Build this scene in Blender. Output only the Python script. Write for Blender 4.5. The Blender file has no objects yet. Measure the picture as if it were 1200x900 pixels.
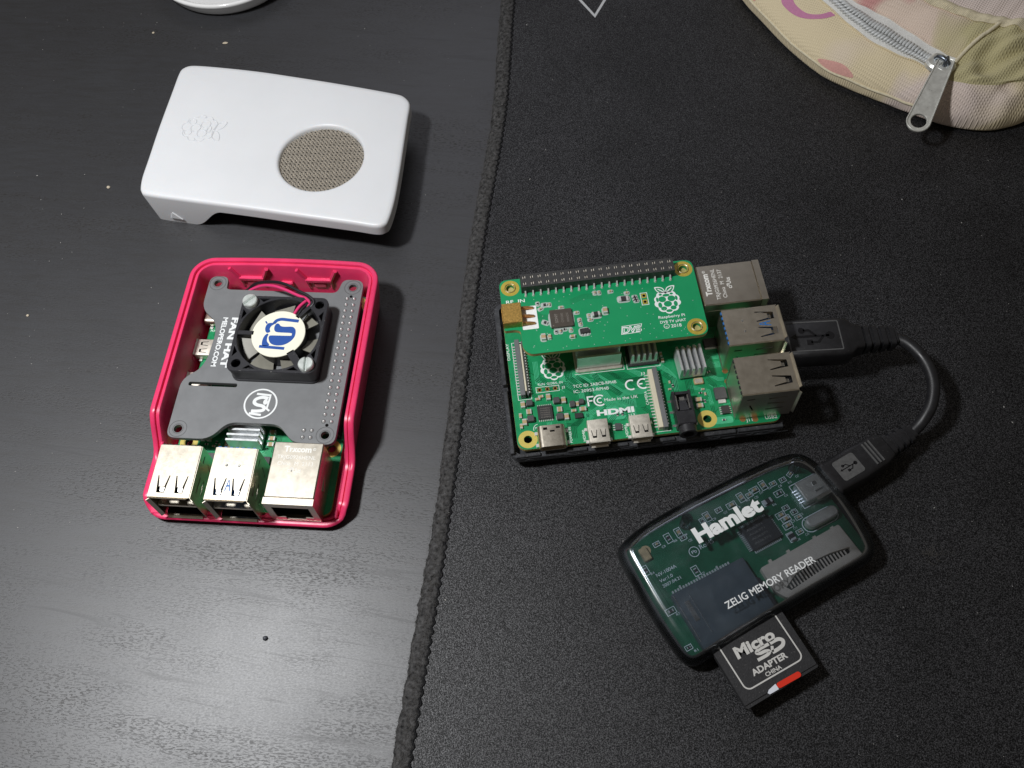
import bpy, bmesh, math, random
from mathutils import Vector, Matrix
from mathutils.geometry import tessellate_polygon
R = random.Random(7)
PI = math.pi
S = 0.001                      # everything below is written in millimetres
sc = bpy.context.scene

# ------------------------------------------------------------------ camera, light, exposure
cam_d = bpy.data.cameras.new('camera')
cam = bpy.data.objects.new('camera', cam_d)
sc.collection.objects.link(cam)
sc.camera = cam
H_, PITCH, ROLL, FPX = 280.19, 0.5126, -0.0959, 1085.2
fw = Vector((0, math.sin(PITCH), -math.cos(PITCH)))
rt = Vector((1, 0, 0)); up = rt.cross(fw)
r2 = math.cos(ROLL)*rt + math.sin(ROLL)*up
u2 = -math.sin(ROLL)*rt + math.cos(ROLL)*up
rot = Matrix((r2, u2, -fw)).transposed().to_4x4()
cam.matrix_world = Matrix.Translation((0, 0, H_*S)) @ rot
cam_d.sensor_width = 36.0
cam_d.lens = 36.0*FPX/1200.0
cam_d.clip_start = 0.005
cam_d.clip_end = 20.0

world = bpy.data.worlds.new('World'); sc.world = world
world.use_nodes = True
wb = world.node_tree.nodes['Background']
wb.inputs[0].default_value = (1.0, 0.88, 0.72, 1)
wb.inputs[1].default_value = 0.075

ld = bpy.data.lights.new('desk_lamp', 'AREA')
ld.shape = 'DISK'; ld.size = 0.06; ld.energy = 2.5; ld.color = (0.975, 0.985, 1.0)
lamp = bpy.data.objects.new('desk_lamp', ld)
lamp.location = (-0.207, 0.138, 0.425)
lamp.rotation_euler = (0, math.radians(12), 0)
sc.collection.objects.link(lamp)
sd_ = bpy.data.lights.new('screen_glow', 'AREA')
sd_.shape = 'RECTANGLE'; sd_.size = 0.34; sd_.size_y = 0.20; sd_.energy = 0.20; sd_.color = (0.86, 0.88, 1.0)
scr = bpy.data.objects.new('screen_glow', sd_)
scr.location = (0.045, 0.57, 0.32)
scr.rotation_euler = (Vector((0.0, 0.18, 0.0))-Vector(scr.location)).to_track_quat('-Z', 'Y').to_euler()
sc.collection.objects.link(scr)
sc.view_settings.view_transform = 'Standard'
sc.view_settings.look = 'None'
sc.view_settings.exposure = 0.0
sc.view_settings.gamma = 1.0

# ------------------------------------------------------------------ materials
def mat(name, col, rough=0.5, metal=0.0, spec=0.5, var=0.0, vs=300, bump=0.0, bs=3000, rvar=0.0, coat=0.0, dust=0.0, stretch=None, sub=0.0):
    m = bpy.data.materials.new(name); m.use_nodes = True
    nt = m.node_tree; N = nt.nodes; L = nt.links
    b = N['Principled BSDF']
    b.inputs['Base Color'].default_value = (*col, 1)
    b.inputs['Roughness'].default_value = rough
    b.inputs['Metallic'].default_value = metal
    b.inputs['Specular IOR Level'].default_value = spec
    b.inputs['Coat Weight'].default_value = coat
    if sub:
        b.inputs['Subsurface Weight'].default_value = sub
        b.inputs['Subsurface Radius'].default_value = (0.002, 0.0015, 0.0012)
        b.inputs['Subsurface Scale'].default_value = 0.5
    tc = N.new('ShaderNodeTexCoord'); src = tc.outputs['Object']
    if stretch:
        mp = N.new('ShaderNodeMapping'); mp.inputs['Scale'].default_value = stretch
        L.new(src, mp.inputs[0]); src = mp.outputs[0]
    if var or rvar:
        n = N.new('ShaderNodeTexNoise'); n.inputs['Scale'].default_value = vs
        n.inputs['Detail'].default_value = 5; n.inputs['Roughness'].default_value = 0.65
        L.new(src, n.inputs['Vector'])
        if var:
            mr = N.new('ShaderNodeMapRange')
            mr.inputs['From Min'].default_value = 0.3; mr.inputs['From Max'].default_value = 0.7
            mr.inputs['To Min'].default_value = 1-var; mr.inputs['To Max'].default_value = 1+var
            L.new(n.outputs['Fac'], mr.inputs['Value'])
            vm = N.new('ShaderNodeVectorMath'); vm.operation = 'SCALE'
            vm.inputs[0].default_value = col
            L.new(mr.outputs[0], vm.inputs['Scale'])
            out = vm.outputs[0]
            if dust:
                n3 = N.new('ShaderNodeTexNoise'); n3.inputs['Scale'].default_value = 1600; n3.inputs['Detail'].default_value = 1
                L.new(tc.outputs['Object'], n3.inputs['Vector'])
                m3 = N.new('ShaderNodeMapRange'); m3.inputs['From Min'].default_value = 0.70; m3.inputs['From Max'].default_value = 0.76
                m3.inputs['To Max'].default_value = dust
                L.new(n3.outputs['Fac'], m3.inputs['Value'])
                mx = N.new('ShaderNodeMix'); mx.data_type = 'RGBA'
                L.new(m3.outputs[0], mx.inputs[0]); L.new(out, mx.inputs[6]); mx.inputs[7].default_value = (.5, .48, .45, 1)
                out = mx.outputs[2]
            L.new(out, b.inputs['Base Color'])
        if rvar:
            m2 = N.new('ShaderNodeMapRange')
            m2.inputs['From Min'].default_value = 0.3; m2.inputs['From Max'].default_value = 0.7
            m2.inputs['To Min'].default_value = max(0.03, rough-rvar); m2.inputs['To Max'].default_value = rough+rvar
            L.new(n.outputs['Fac'], m2.inputs['Value']); L.new(m2.outputs[0], b.inputs['Roughness'])
    if bump:
        n2 = N.new('ShaderNodeTexNoise'); n2.inputs['Scale'].default_value = bs; n2.inputs['Detail'].default_value = 3
        L.new(src, n2.inputs['Vector'])
        bp = N.new('ShaderNodeBump'); bp.inputs['Strength'].default_value = bump; bp.inputs['Distance'].default_value = 0.0002
        L.new(n2.outputs['Fac'], bp.inputs['Height']); L.new(bp.outputs[0], b.inputs['Normal'])
    return m

MT = {}
def mm(name, *a, **k): MT[name] = mat(name, *a, **k)
mm('white_plastic', (.72, .73, .745), .38, var=.02, vs=40, bump=.08, bs=4000, sub=.15, rvar=.05)
mm('red_plastic', (.80, .045, .150), .34, var=.08, vs=120, bump=.05, bs=4000, rvar=.06, sub=.12)
mm('black_plastic', (.024, .024, .027), .40, var=.2, vs=300, bump=.15, bs=4000, rvar=.08, dust=.10)
mm('cable_rubber', (.016, .016, .018), .42, var=.2, vs=300, bump=.12, bs=4000, rvar=.08, dust=.05)
mm('black_gloss', (.012, .012, .014), .22, var=.1, rvar=.06)
mm('tray_plastic', (.045, .047, .052), .36, var=.3, vs=500, bump=.6, bs=1500, rvar=.12, dust=.25)
mm('fan_plastic', (.022, .022, .026), .38, var=.2, vs=250, bump=.12, bs=3000, dust=.2)
mm('grey_mask', (.175, .180, .185), .42, var=.06, vs=200, bump=.08, bs=3500, rvar=.05)
mm('green_mask', (.010, .27, .10), .36, var=.16, vs=260, bump=.05, bs=2500, rvar=.05)
mm('green_mask_tuner', (.008, .31, .115), .38, var=.05, vs=90, bump=.05, bs=2500, rvar=.04)
mm('green_mask_dark', (.012, .120, .056), .35, var=.25, vs=160, rvar=.05)
mm('trace_green', (.075, .50, .26), .30, var=.1, vs=300)
mm('trace_green_dark', (.004, .11, .040), .30, var=.15, vs=300)
mm('via', (.010, .19, .07), .3)
mm('board_edge', (.50, .42, .16), .6, var=.2, vs=900)
mm('gold_ring', (.62, .48, .08), .34, metal=.35, var=.08, vs=400, rvar=.05)
mm('pale_ring', (.62, .50, .12), .4, var=.05, vs=400)
mm('header_plastic', (.042, .042, .042), .5, var=.2, vs=800, dust=.15)
mm('frame_grey', (.095, .095, .095), .55, var=.2, vs=900)
mm('silk', (.90, .93, .92), .55, var=.05, vs=800)
mm('silk_dim', (.42, .50, .46), .6)
mm('nickel', (.74, .68, .57), .36, metal=1, var=.04, vs=600, bump=.03, bs=2500, rvar=.03)
mm('nickel_can', (.66, .61, .52), .34, metal=1, var=.04, vs=400, bump=.02, bs=2500, rvar=.025)
mm('nickel_dull', (.82, .77, .67), .46, metal=.75, var=.10, vs=500, bump=.10, bs=2500, rvar=.06)
mm('etched', (.88, .87, .82), .7)
mm('steel', (.72, .73, .72), .28, metal=1, var=.06, vs=300, rvar=.06, bump=.08, bs=2500)
mm('zinc', (.74, .79, .76), .36, metal=.5, var=.10, vs=350, rvar=.08)
mm('solder', (.80, .80, .78), .32, metal=.45)
mm('alu', (.80, .82, .83), .36, metal=.6, var=.06, vs=400, rvar=.08, bump=.06, bs=2500)
mm('brass', (.58, .36, .10), .40, metal=.85, var=.35, vs=1500, bump=.5, bs=3500)
mm('copper_pad', (.75, .40, .16), .35, metal=.8)
mm('chip', (.035, .034, .034), .48, var=.12, vs=500, bump=.1)
mm('chip_brown', (.075, .062, .050), .40, var=.12, vs=500, bump=.08)
mm('chip_print', (.20, .18, .16), .6)
mm('inductor', (.075, .076, .078), .55, var=.1, vs=800, bump=.2)
mm('tan_cap', (.48, .36, .19), .5, var=.15, vs=900)
mm('cream', (.74, .68, .52), .45, var=.04)
mm('blue_plastic', (.03, .16, .45), .4)
mm('black_void', (.004, .004, .004), .9, spec=.1)
mm('sticker', (.86, .84, .70), .45, var=.02)
mm('logo_blue', (.012, .075, .34), .45)
mm('blade', (.24, .23, .19), .45, var=.12, vs=300)
mm('wire_red', (.72, .04, .17), .35)
mm('wire_black', (.012, .011, .014), .35)
mm('white_print', (.80, .82, .82), .5)
mm('card_black', (.022, .022, .024), .55, var=.35, vs=1800, bump=.3, bs=2500, dust=.12)
mm('card_print', (.62, .61, .58), .55, var=.06, vs=1500)
mm('red_mark', (.72, .035, .015), .4)
mm('white_mark', (.75, .78, .85), .4)
mm('slot_grey', (.105, .128, .138), .40, metal=.25, var=.10, vs=200, rvar=.08)
mm('slot_beige', (.66, .57, .46), .48, metal=.25, var=.07, vs=300, rvar=.06)
mm('mesh_wire', (.46, .42, .36), .42, metal=.55, var=.2, vs=900)
mm('glaze_white', (.85, .85, .84), .12, coat=.4)
mm('piping_cloth', (.80, .72, .52), .85, var=.15, vs=900, bump=.5, bs=2500)
mm('zip_tape', (.80, .80, .77), .85, var=.12, vs=1200, bump=.6, bs=2500)
mm('zip_teeth', (.72, .74, .74), .4, metal=.1, var=.1)
mm('zip_metal', (.78, .78, .73), .36, metal=.45, var=.12, vs=500, rvar=.1)
mm('zip_dark', (.22, .25, .29), .3, metal=.9)
mm('felt_edge', (.055, .054, .054), .95, spec=.15, var=.95, vs=700, bump=1.0, bs=2200)
mm('thread', (.006, .006, .007), .7, spec=.2)
mm('fibre', (.085, .080, .075), .9, spec=.1)
mm('speck', (.42, .41, .39), .8)
mm('crumb', (.52, .45, .34), .8, var=.2, vs=2000)
mm('dark_chip', (.05, .053, .065), .5)
mm('ring_print', (.62, .25, .42), .9, var=.1, vs=1500)
mm('blotch_print', (.78, .42, .37), .9, var=.15, vs=1500)
mm('pad_print', (.55, .56, .57), .8, var=.1, vs=2000)

def desk_material():
    m = bpy.data.materials.new('black_wood_laminate'); m.use_nodes = True
    nt = m.node_tree; N = nt.nodes; L = nt.links; b = N['Principled BSDF']
    tc = N.new('ShaderNodeTexCoord')
    def mapping(s, rz=0):
        m0 = N.new('ShaderNodeMapping'); m0.inputs['Rotation'].default_value = (0, 0, rz); L.new(tc.outputs['Object'], m0.inputs[0])
        mp = N.new('ShaderNodeMapping'); mp.inputs['Scale'].default_value = s; L.new(m0.outputs[0], mp.inputs[0]); return mp.outputs[0]
    def noise(v, sc_, det=4, ro=.6, dist=0):
        n = N.new('ShaderNodeTexNoise'); n.inputs['Scale'].default_value = sc_; n.inputs['Detail'].default_value = det
        n.inputs['Roughness'].default_value = ro; n.inputs['Distortion'].default_value = dist
        L.new(v, n.inputs['Vector']); return n.outputs['Fac']
    def rng(v, a, b_, c=0, d=1):
        r = N.new('ShaderNodeMapRange'); r.inputs[1].default_value = a; r.inputs[2].default_value = b_
        r.inputs[3].default_value = c; r.inputs[4].default_value = d; L.new(v, r.inputs[0]); return r.outputs[0]
    def math_(op, a, b_):
        q = N.new('ShaderNodeMath'); q.operation = op
        for i, x in enumerate((a, b_)):
            if isinstance(x, (int, float)): q.inputs[i].default_value = x
            else: L.new(x, q.inputs[i])
        return q.outputs[0]
    g = mapping((.30, 1, 1), math.radians(8))
    pores = rng(noise(g, 2300, 2, .55, .5), .52, .60)            # short dark pores along the grain
    bands = rng(noise(mapping((.10, 1, 1), math.radians(13)), 120, 5, .65, .8), .42, .60)   # where pores crowd
    where = rng(noise(mapping((.5, 1, 1), math.radians(5)), 26, 3, .55, .4), .40, .58, .15, 1)
    lines = rng(noise(mapping((.055, 1, 1), math.radians(15)), 330, 3, .5, 1.2), .60, .68)
    pm = math_('MULTIPLY', math_('MULTIPLY', pores, math_('ADD', math_('MULTIPLY', bands, .65), .35)), where)
    pm = math_('MAXIMUM', pm, math_('MULTIPLY', lines, .30))
    fine = noise(mapping((.5, 1, 1)), 2600, 3, .6)
    mx = N.new('ShaderNodeMix'); mx.data_type = 'RGBA'
    L.new(math_('MAXIMUM', pm, math_('MULTIPLY', rng(noise(mapping((.16, 1, 1), math.radians(9)), 420, 8, .8, .4), .42, .64), .55)), mx.inputs[0]); mx.inputs[6].default_value = (.027, .028, .032, 1); mx.inputs[7].default_value = (.016, .0145, .014, 1)
    L.new(mx.outputs[2], b.inputs['Base Color'])
    ro = math_('ADD', rng(pm, 0, 1, .48, .54), rng(fine, .3, .7, -.03, .03))
    blot = rng(noise(mapping((1, 1, 1)), 16, 4, .6), .3, .7, -.03, .03)
    L.new(math_('ADD', ro, blot), b.inputs['Roughness'])
    L.new(rng(pm, 0, 1, 1.0, .68), b.inputs['Specular IOR Level'])
    h = math_('SUBTRACT', math_('MULTIPLY', fine, .25), pm)
    bp = N.new('ShaderNodeBump'); bp.inputs['Strength'].default_value = .22; bp.inputs['Distance'].default_value = .00010
    L.new(h, bp.inputs['Height']); L.new(bp.outputs[0], b.inputs['Normal'])
    return m
MT['desk'] = desk_material()

def pad_material():
    m = bpy.data.materials.new('black_pad_fabric'); m.use_nodes = True
    nt = m.node_tree; N = nt.nodes; L = nt.links; b = N['Principled BSDF']
    tc = N.new('ShaderNodeTexCoord')
    v = N.new('ShaderNodeTexVoronoi'); v.inputs['Scale'].default_value = 3000
    n = N.new('ShaderNodeTexNoise'); n.inputs['Scale'].default_value = 2900; n.inputs['Detail'].default_value = 3; n.inputs['Roughness'].default_value = .75
    n2 = N.new('ShaderNodeTexNoise'); n2.inputs['Scale'].default_value = 25; n2.inputs['Detail'].default_value = 4
    for q in (v, n, n2): L.new(tc.outputs['Object'], q.inputs['Vector'])
    cr = N.new('ShaderNodeValToRGB')
    e = cr.color_ramp.elements
    e[0].position = .46; e[0].color = (.004, .004, .0045, 1)
    e[1].position = .72; e[1].color = (.085, .085, .092, 1)
    L.new(n.outputs['Fac'], cr.inputs[0])
    mr = N.new('ShaderNodeMapRange'); mr.inputs[1].default_value = .3; mr.inputs[2].default_value = .7; mr.inputs[3].default_value = .75; mr.inputs[4].default_value = 1.2
    L.new(n2.outputs['Fac'], mr.inputs[0])
    vm = N.new('ShaderNodeVectorMath'); vm.operation = 'SCALE'
    L.new(cr.outputs[0], vm.inputs[0]); L.new(mr.outputs[0], vm.inputs['Scale'])
    L.new(vm.outputs[0], b.inputs['Base Color'])
    b.inputs['Roughness'].default_value = .50
    sp = N.new('ShaderNodeMapRange'); sp.inputs[1].default_value = .42; sp.inputs[2].default_value = .64; sp.inputs[3].default_value = .18; sp.inputs[4].default_value = .75
    L.new(n.outputs['Fac'], sp.inputs[0]); L.new(sp.outputs[0], b.inputs['Specular IOR Level'])
    bp = N.new('ShaderNodeBump'); bp.inputs['Strength'].default_value = .45; bp.inputs['Distance'].default_value = .00012
    L.new(v.outputs['Distance'], bp.inputs['Height']); L.new(bp.outputs[0], b.inputs['Normal'])
    return m
MT['pad'] = pad_material()

def smoky_clear():
    m = bpy.data.materials.new('smoky_clear_plastic'); m.use_nodes = True
    nt = m.node_tree; N = nt.nodes; L = nt.links
    for n in list(N):
        if n.type != 'OUTPUT_MATERIAL': N.remove(n)
    out = [n for n in N if n.type == 'OUTPUT_MATERIAL'][0]
    tr = N.new('ShaderNodeBsdfTransparent'); gl = N.new('ShaderNodeBsdfGlossy'); gl.inputs['Roughness'].default_value = .10
    lw = N.new('ShaderNodeLayerWeight'); lw.inputs['Blend'].default_value = .35
    cr = N.new('ShaderNodeValToRGB'); e = cr.color_ramp.elements
    e[0].position = .05; e[0].color = (.79, .82, .865, 1); e[1].position = .92; e[1].color = (.42, .45, .50, 1)
    L.new(lw.outputs['Facing'], cr.inputs[0]); L.new(cr.outputs[0], tr.inputs[0])
    fr = N.new('ShaderNodeFresnel'); fr.inputs['IOR'].default_value = 1.48
    tc = N.new('ShaderNodeTexCoord'); n = N.new('ShaderNodeTexNoise'); n.inputs['Scale'].default_value = 90; n.inputs['Detail'].default_value = 6
    L.new(tc.outputs['Object'], n.inputs['Vector'])
    mr = N.new('ShaderNodeMapRange'); mr.inputs[1].default_value = .35; mr.inputs[2].default_value = .7; mr.inputs[3].default_value = .07; mr.inputs[4].default_value = .22
    L.new(n.outputs['Fac'], mr.inputs[0]); L.new(mr.outputs[0], gl.inputs['Roughness'])
    mx = N.new('ShaderNodeMixShader'); L.new(fr.outputs[0], mx.inputs[0]); L.new(tr.outputs[0], mx.inputs[1]); L.new(gl.outputs[0], mx.inputs[2])
    df = N.new('ShaderNodeBsdfDiffuse'); df.inputs[0].default_value = (.25, .28, .30, 1)
    m2 = N.new('ShaderNodeMapRange'); m2.inputs[1].default_value = .50; m2.inputs[2].default_value = .75; m2.inputs[3].default_value = .015; m2.inputs[4].default_value = .09
    L.new(n.outputs['Fac'], m2.inputs[0])
    mx2 = N.new('ShaderNodeMixShader'); L.new(m2.outputs[0], mx2.inputs[0]); L.new(mx.outputs[0], mx2.inputs[1]); L.new(df.outputs[0], mx2.inputs[2])
    L.new(mx2.outputs[0], out.inputs[0])
    return m
MT['smoky'] = smoky_clear()

def camo_cloth(name, stops, scale, seed):
    m = bpy.data.materials.new(name); m.use_nodes = True
    nt = m.node_tree; N = nt.nodes; L = nt.links; b = N['Principled BSDF']
    tc = N.new('ShaderNodeTexCoord')
    mp = N.new('ShaderNodeMapping'); mp.inputs['Location'].default_value = (seed*.31, seed*.17, 0); L.new(tc.outputs['Object'], mp.inputs[0])
    n = N.new('ShaderNodeTexNoise'); n.inputs['Scale'].default_value = scale; n.inputs['Detail'].default_value = 1.5; n.inputs['Distortion'].default_value = .6
    L.new(mp.outputs[0], n.inputs['Vector'])
    cr = N.new('ShaderNodeValToRGB'); e = cr.color_ramp.elements
    while len(e) < len(stops): e.new(.5)
    for i, (p, c) in enumerate(stops): e[i].position = p; e[i].color = (*c, 1)
    L.new(n.outputs['Fac'], cr.inputs[0])
    wv = []
    for ang in (math.radians(40), math.radians(-45)):
        q = N.new('ShaderNodeMapping'); q.inputs['Rotation'].default_value = (0, 0, ang); L.new(tc.outputs['Object'], q.inputs[0])
        w = N.new('ShaderNodeTexWave'); w.inputs['Scale'].default_value = 330; w.inputs['Distortion'].default_value = .8; w.inputs['Detail'].default_value = 2
        L.new(q.outputs[0], w.inputs['Vector']); wv.append(w.outputs['Fac'])
    mu = N.new('ShaderNodeMath'); mu.operation = 'MULTIPLY'; L.new(wv[0], mu.inputs[0]); L.new(wv[1], mu.inputs[1])
    mr = N.new('ShaderNodeMapRange'); mr.inputs[3].default_value = .92; mr.inputs[4].default_value = 1.10; L.new(mu.outputs[0], mr.inputs[0])
    vm = N.new('ShaderNodeVectorMath'); vm.operation = 'SCALE'; L.new(cr.outputs[0], vm.inputs[0]); L.new(mr.outputs[0], vm.inputs['Scale'])
    L.new(vm.outputs[0], b.inputs['Base Color'])
    b.inputs['Roughness'].default_value = .9; b.inputs['Specular IOR Level'].default_value = .15; b.inputs['Sheen Weight'].default_value = .15
    bp = N.new('ShaderNodeBump'); bp.inputs['Strength'].default_value = .8; bp.inputs['Distance'].default_value = .0003
    L.new(mu.outputs[0], bp.inputs['Height']); L.new(bp.outputs[0], b.inputs['Normal'])
    return m
CREAM = (.90, .77, .52); PINK = (.88, .72, .60); OLIVE = (.64, .58, .33); PALE = (.88, .75, .68); ROSE = (.70, .36, .34)
MT['cloth_front'] = camo_cloth('cloth_front', [(0, CREAM), (.54, CREAM), (.60, PALE), (.72, PINK), (.78, (.72,.62,.38)), (1, OLIVE)], 22, 3)
MT['cloth_top'] = camo_cloth('cloth_top', [(0, OLIVE), (.36, OLIVE), (.41, PINK), (.58, PINK), (.63, ROSE), (1, ROSE)], 28, 8)
MT['cloth_side'] = camo_cloth('cloth_side', [(0, PINK), (.26, PINK), (.34, OLIVE), (.62, OLIVE), (.70, (.68, .60, .32)), (1, PINK)], 26, 5)
MT['cloth_back'] = camo_cloth('cloth_back', [(0, PALE), (.55, PALE), (.62, PINK), (1, ROSE)], 20, 2)

# ------------------------------------------------------------------ mesh helpers
class M:
    def __init__(s): s.v = []; s.f = []; s.mi = []; s.cur = 0; s.T = None
    def add(s, vs, fs):
        o = len(s.v)
        if s.T is not None: vs = [s.T @ Vector(p) for p in vs]
        s.v += [tuple(p) for p in vs]
        for f in fs: s.f.append(tuple(i+o for i in f)); s.mi.append(s.cur)
        return s
    def use(s, i): s.cur = i; return s
    def at(s, T): s.T = T; return s
    def box(s, x0, x1, y0, y1, z0, z1):
        return s.add([(x0,y0,z0),(x1,y0,z0),(x1,y1,z0),(x0,y1,z0),(x0,y0,z1),(x1,y0,z1),(x1,y1,z1),(x0,y1,z1)],
                     [(3,2,1,0),(4,5,6,7),(0,1,5,4),(1,2,6,5),(2,3,7,6),(3,0,4,7)])
    def cbox(s, x0, x1, y0, y1, z0, z1, c=.1, r=None):
        r = c if r is None else r
        o = rr(x0, x1, y0, y1, r, 3 if r > .3 else 1)
        return s.loft([[(x,y,z0) for x,y in o], [(x,y,z1-c) for x,y in o], [(x,y,z1) for x,y in ring_off(o, c)]])
    def loft(s, rings, cap0=True, cap1=True, closed=True):
        n = len(rings[0]); vs = [p for r in rings for p in r]; fs = []
        for k in range(len(rings)-1):
            for i in range(n if closed else n-1):
                j = (i+1) % n
                fs.append((k*n+i, k*n+j, (k+1)*n+j, (k+1)*n+i))
        if cap0: fs.append(tuple(reversed(range(n))))
        if cap1: fs.append(tuple(range((len(rings)-1)*n, len(rings)*n)))
        return s.add(vs, fs)
    def plate(s, out, holes, z0, z1, ch=0):
        polys = [ccw(out)] + [list(reversed(ccw(h))) for h in holes]
        top = polys if not ch else [ring_off(polys[0], ch)] + [ring_off(p, ch) for p in polys[1:]]
        for k, z, ps in ((1, z1, top), (0, z0, polys)):
            flat = [(x,y,z) for p in ps for x,y in p]
            tri = tessellate_polygon([[Vector((x,y,0)) for x,y in p] for p in ps])
            fs = []
            for a,b,c in tri:
                A,B,C = flat[a],flat[b],flat[c]
                cr = (B[0]-A[0])*(C[1]-A[1])-(B[1]-A[1])*(C[0]-A[0])
                if abs(cr) < 1e-9: continue
                if (cr > 0) != bool(k): a,c = c,a
                fs.append((a,b,c))
            s.add(flat, fs)
        for p, t in zip(polys, top):
            rings = [[(x,y,z0) for x,y in p]]
            if ch: rings.append([(x,y,z1-ch) for x,y in p])
            rings.append([(x,y,z1) for x,y in t])
            s.loft(rings, False, False)
        return s
    def flat(s, out, holes=(), z=0):
        polys = [ccw(out)] + [list(reversed(ccw(h))) for h in holes]
        fl = [(x,y,z) for p in polys for x,y in p]
        fs = []
        for a,b,c in tessellate_polygon([[Vector((x,y,0)) for x,y in p] for p in polys]):
            A,B,C = fl[a],fl[b],fl[c]
            cr = (B[0]-A[0])*(C[1]-A[1])-(B[1]-A[1])*(C[0]-A[0])
            if abs(cr) < 1e-9: continue
            fs.append((a,b,c) if cr > 0 else (c,b,a))
        return s.add(fl, fs)
    def cyl(s, x, y, z0, z1, r0, r1=None, n=20, ch=0):
        r1 = r0 if r1 is None else r1
        c = circ(x, y, 1, n)
        def ring(r, z): return [(x+(px-x)*r, y+(py-y)*r, z) for px,py in c]
        rs = [ring(r0, z0), ring(r1, z1-ch)]
        if ch: rs.append(ring(r1-ch, z1))
        return s.loft(rs)
    def tube(s, path, r, n=8, cap=True):
        P = [Vector(p) for p in path]; rings = []; prev = None
        for i, p in enumerate(P):
            t = (P[min(i+1,len(P)-1)] - P[max(i-1,0)]).normalized()
            if prev is None:
                a = Vector((0,0,1)) if abs(t.z) < .9 else Vector((1,0,0)); nrm = (a - t*a.dot(t)).normalized()
            else: nrm = (prev - t*prev.dot(t)).normalized()
            prev = nrm; b = t.cross(nrm)
            rad = r[i] if isinstance(r, (list, tuple)) else r
            rings.append([tuple(p + (nrm*math.cos(2*PI*k/n) + b*math.sin(2*PI*k/n))*rad) for k in range(n)])
        return s.loft(rings, cap, cap)
    def ribbon(s, path, w, z=0, closed=False):
        P = [Vector((p[0], p[1])) for p in path]; n = len(P); vs = []
        for i in range(n):
            a = P[(i-1) % n] if (closed or i > 0) else P[i]; b = P[(i+1) % n] if (closed or i < n-1) else P[i]
            d1 = (P[i]-a); d2 = (b-P[i])
            d1 = d1.normalized() if d1.length > 1e-9 else d2.normalized()
            d2 = d2.normalized() if d2.length > 1e-9 else d1
            n1 = Vector((-d1.y, d1.x)); n2 = Vector((-d2.y, d2.x)); m_ = n1+n2
            m_ = m_/max(.5, m_.dot(n1)) if m_.length > 1e-6 else n1
            vs += [(P[i].x+m_.x*w/2, P[i].y+m_.y*w/2, z), (P[i].x-m_.x*w/2, P[i].y-m_.y*w/2, z)]
        fs = [(2*i, 2*i+1, 2*((i+1) % n)+1, 2*((i+1) % n)) for i in range(n if closed else n-1)]
        return s.add(vs, fs)
    def text(s, body, x, y, h, w=None, z=0, ang=0, bold=0, shear=0, align='L'):
        vs, fs, tw, th = text_geo(body, bold, shear)
        sy = h/0.72; sx = sy if w is None else w/tw
        wd = tw*sx
        ox = {'L': 0, 'C': -wd/2, 'R': -wd}[align]
        c, sn = math.cos(ang), math.sin(ang)
        out = []
        for px, py in vs:
            a, b = ox+px*sx, py*sy
            out.append((x+a*c-b*sn, y+a*sn+b*c, z))
        return s.add(out, fs)
    def mesh(s, name, mats, smooth=35):
        me = bpy.data.meshes.new(name)
        me.from_pydata([(a*S, b*S, c*S) for a,b,c in s.v], [], s.f)
        for m_ in mats: me.materials.append(MT[m_])
        if len(mats) > 1: me.polygons.foreach_set('material_index', s.mi)
        if smooth:
            me.polygons.foreach_set('use_smooth', [True]*len(me.polygons))
            me.set_sharp_from_angle(angle=math.radians(smooth))
        me.update()
        return me

def ccw(p):
    a = sum(p[i][0]*p[(i+1) % len(p)][1]-p[(i+1) % len(p)][0]*p[i][1] for i in range(len(p)))
    return list(p) if a > 0 else list(reversed(p))
def circ(x, y, r, n=24, ry=None, a0=0):
    ry = r if ry is None else ry
    return [(x+r*math.cos(a0+2*PI*k/n), y+ry*math.sin(a0+2*PI*k/n)) for k in range(n)]
def arc(x, y, r, a, b, n=12, ry=None):
    ry = r if ry is None else ry
    return [(x+r*math.cos(math.radians(a+(b-a)*k/n)), y+ry*math.sin(math.radians(a+(b-a)*k/n))) for k in range(n+1)]
def rr(x0, x1, y0, y1, r, n=5):
    o = []
    for cx, cy, a in ((x1-r,y1-r,0),(x0+r,y1-r,90),(x0+r,y0+r,180),(x1-r,y0+r,270)):
        for k in range(n+1):
            t = math.radians(a+90*k/n); o.append((cx+r*math.cos(t), cy+r*math.sin(t)))
    return o
def round_poly(pts, rad, n=4):
    """polygon with rounded corners; rad is one number or one per corner"""
    o = []; m = len(pts)
    for i in range(m):
        r_ = rad[i] if isinstance(rad, (list, tuple)) else rad
        p = Vector(pts[i]); a = Vector(pts[i-1])-p; b = Vector(pts[(i+1) % m])-p
        r_ = min(r_, a.length*.45, b.length*.45)
        if r_ < .02: o.append(tuple(p)); continue
        A = p+a.normalized()*r_; B = p+b.normalized()*r_
        for k in range(n+1):
            t = k/n; q = A*(1-t)**2 + p*2*t*(1-t) + B*t*t; o.append((q.x, q.y))
    return o
def ring_off(p, d):
    n = len(p); out = []
    for i in range(n):
        a = Vector(p[i-1][:2]); b = Vector(p[i][:2]); c = Vector(p[(i+1) % n][:2])
        d1 = (b-a).normalized() if (b-a).length > 1e-9 else (c-b).normalized()
        d2 = (c-b).normalized() if (c-b).length > 1e-9 else d1
        n1 = Vector((-d1.y, d1.x)); n2 = Vector((-d2.y, d2.x)); m_ = n1+n2
        m_ = m_/max(.45, m_.dot(n1)) if m_.length > 1e-6 else n1
        q = b+m_*d; out.append((q.x, q.y))
    return out
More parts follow.
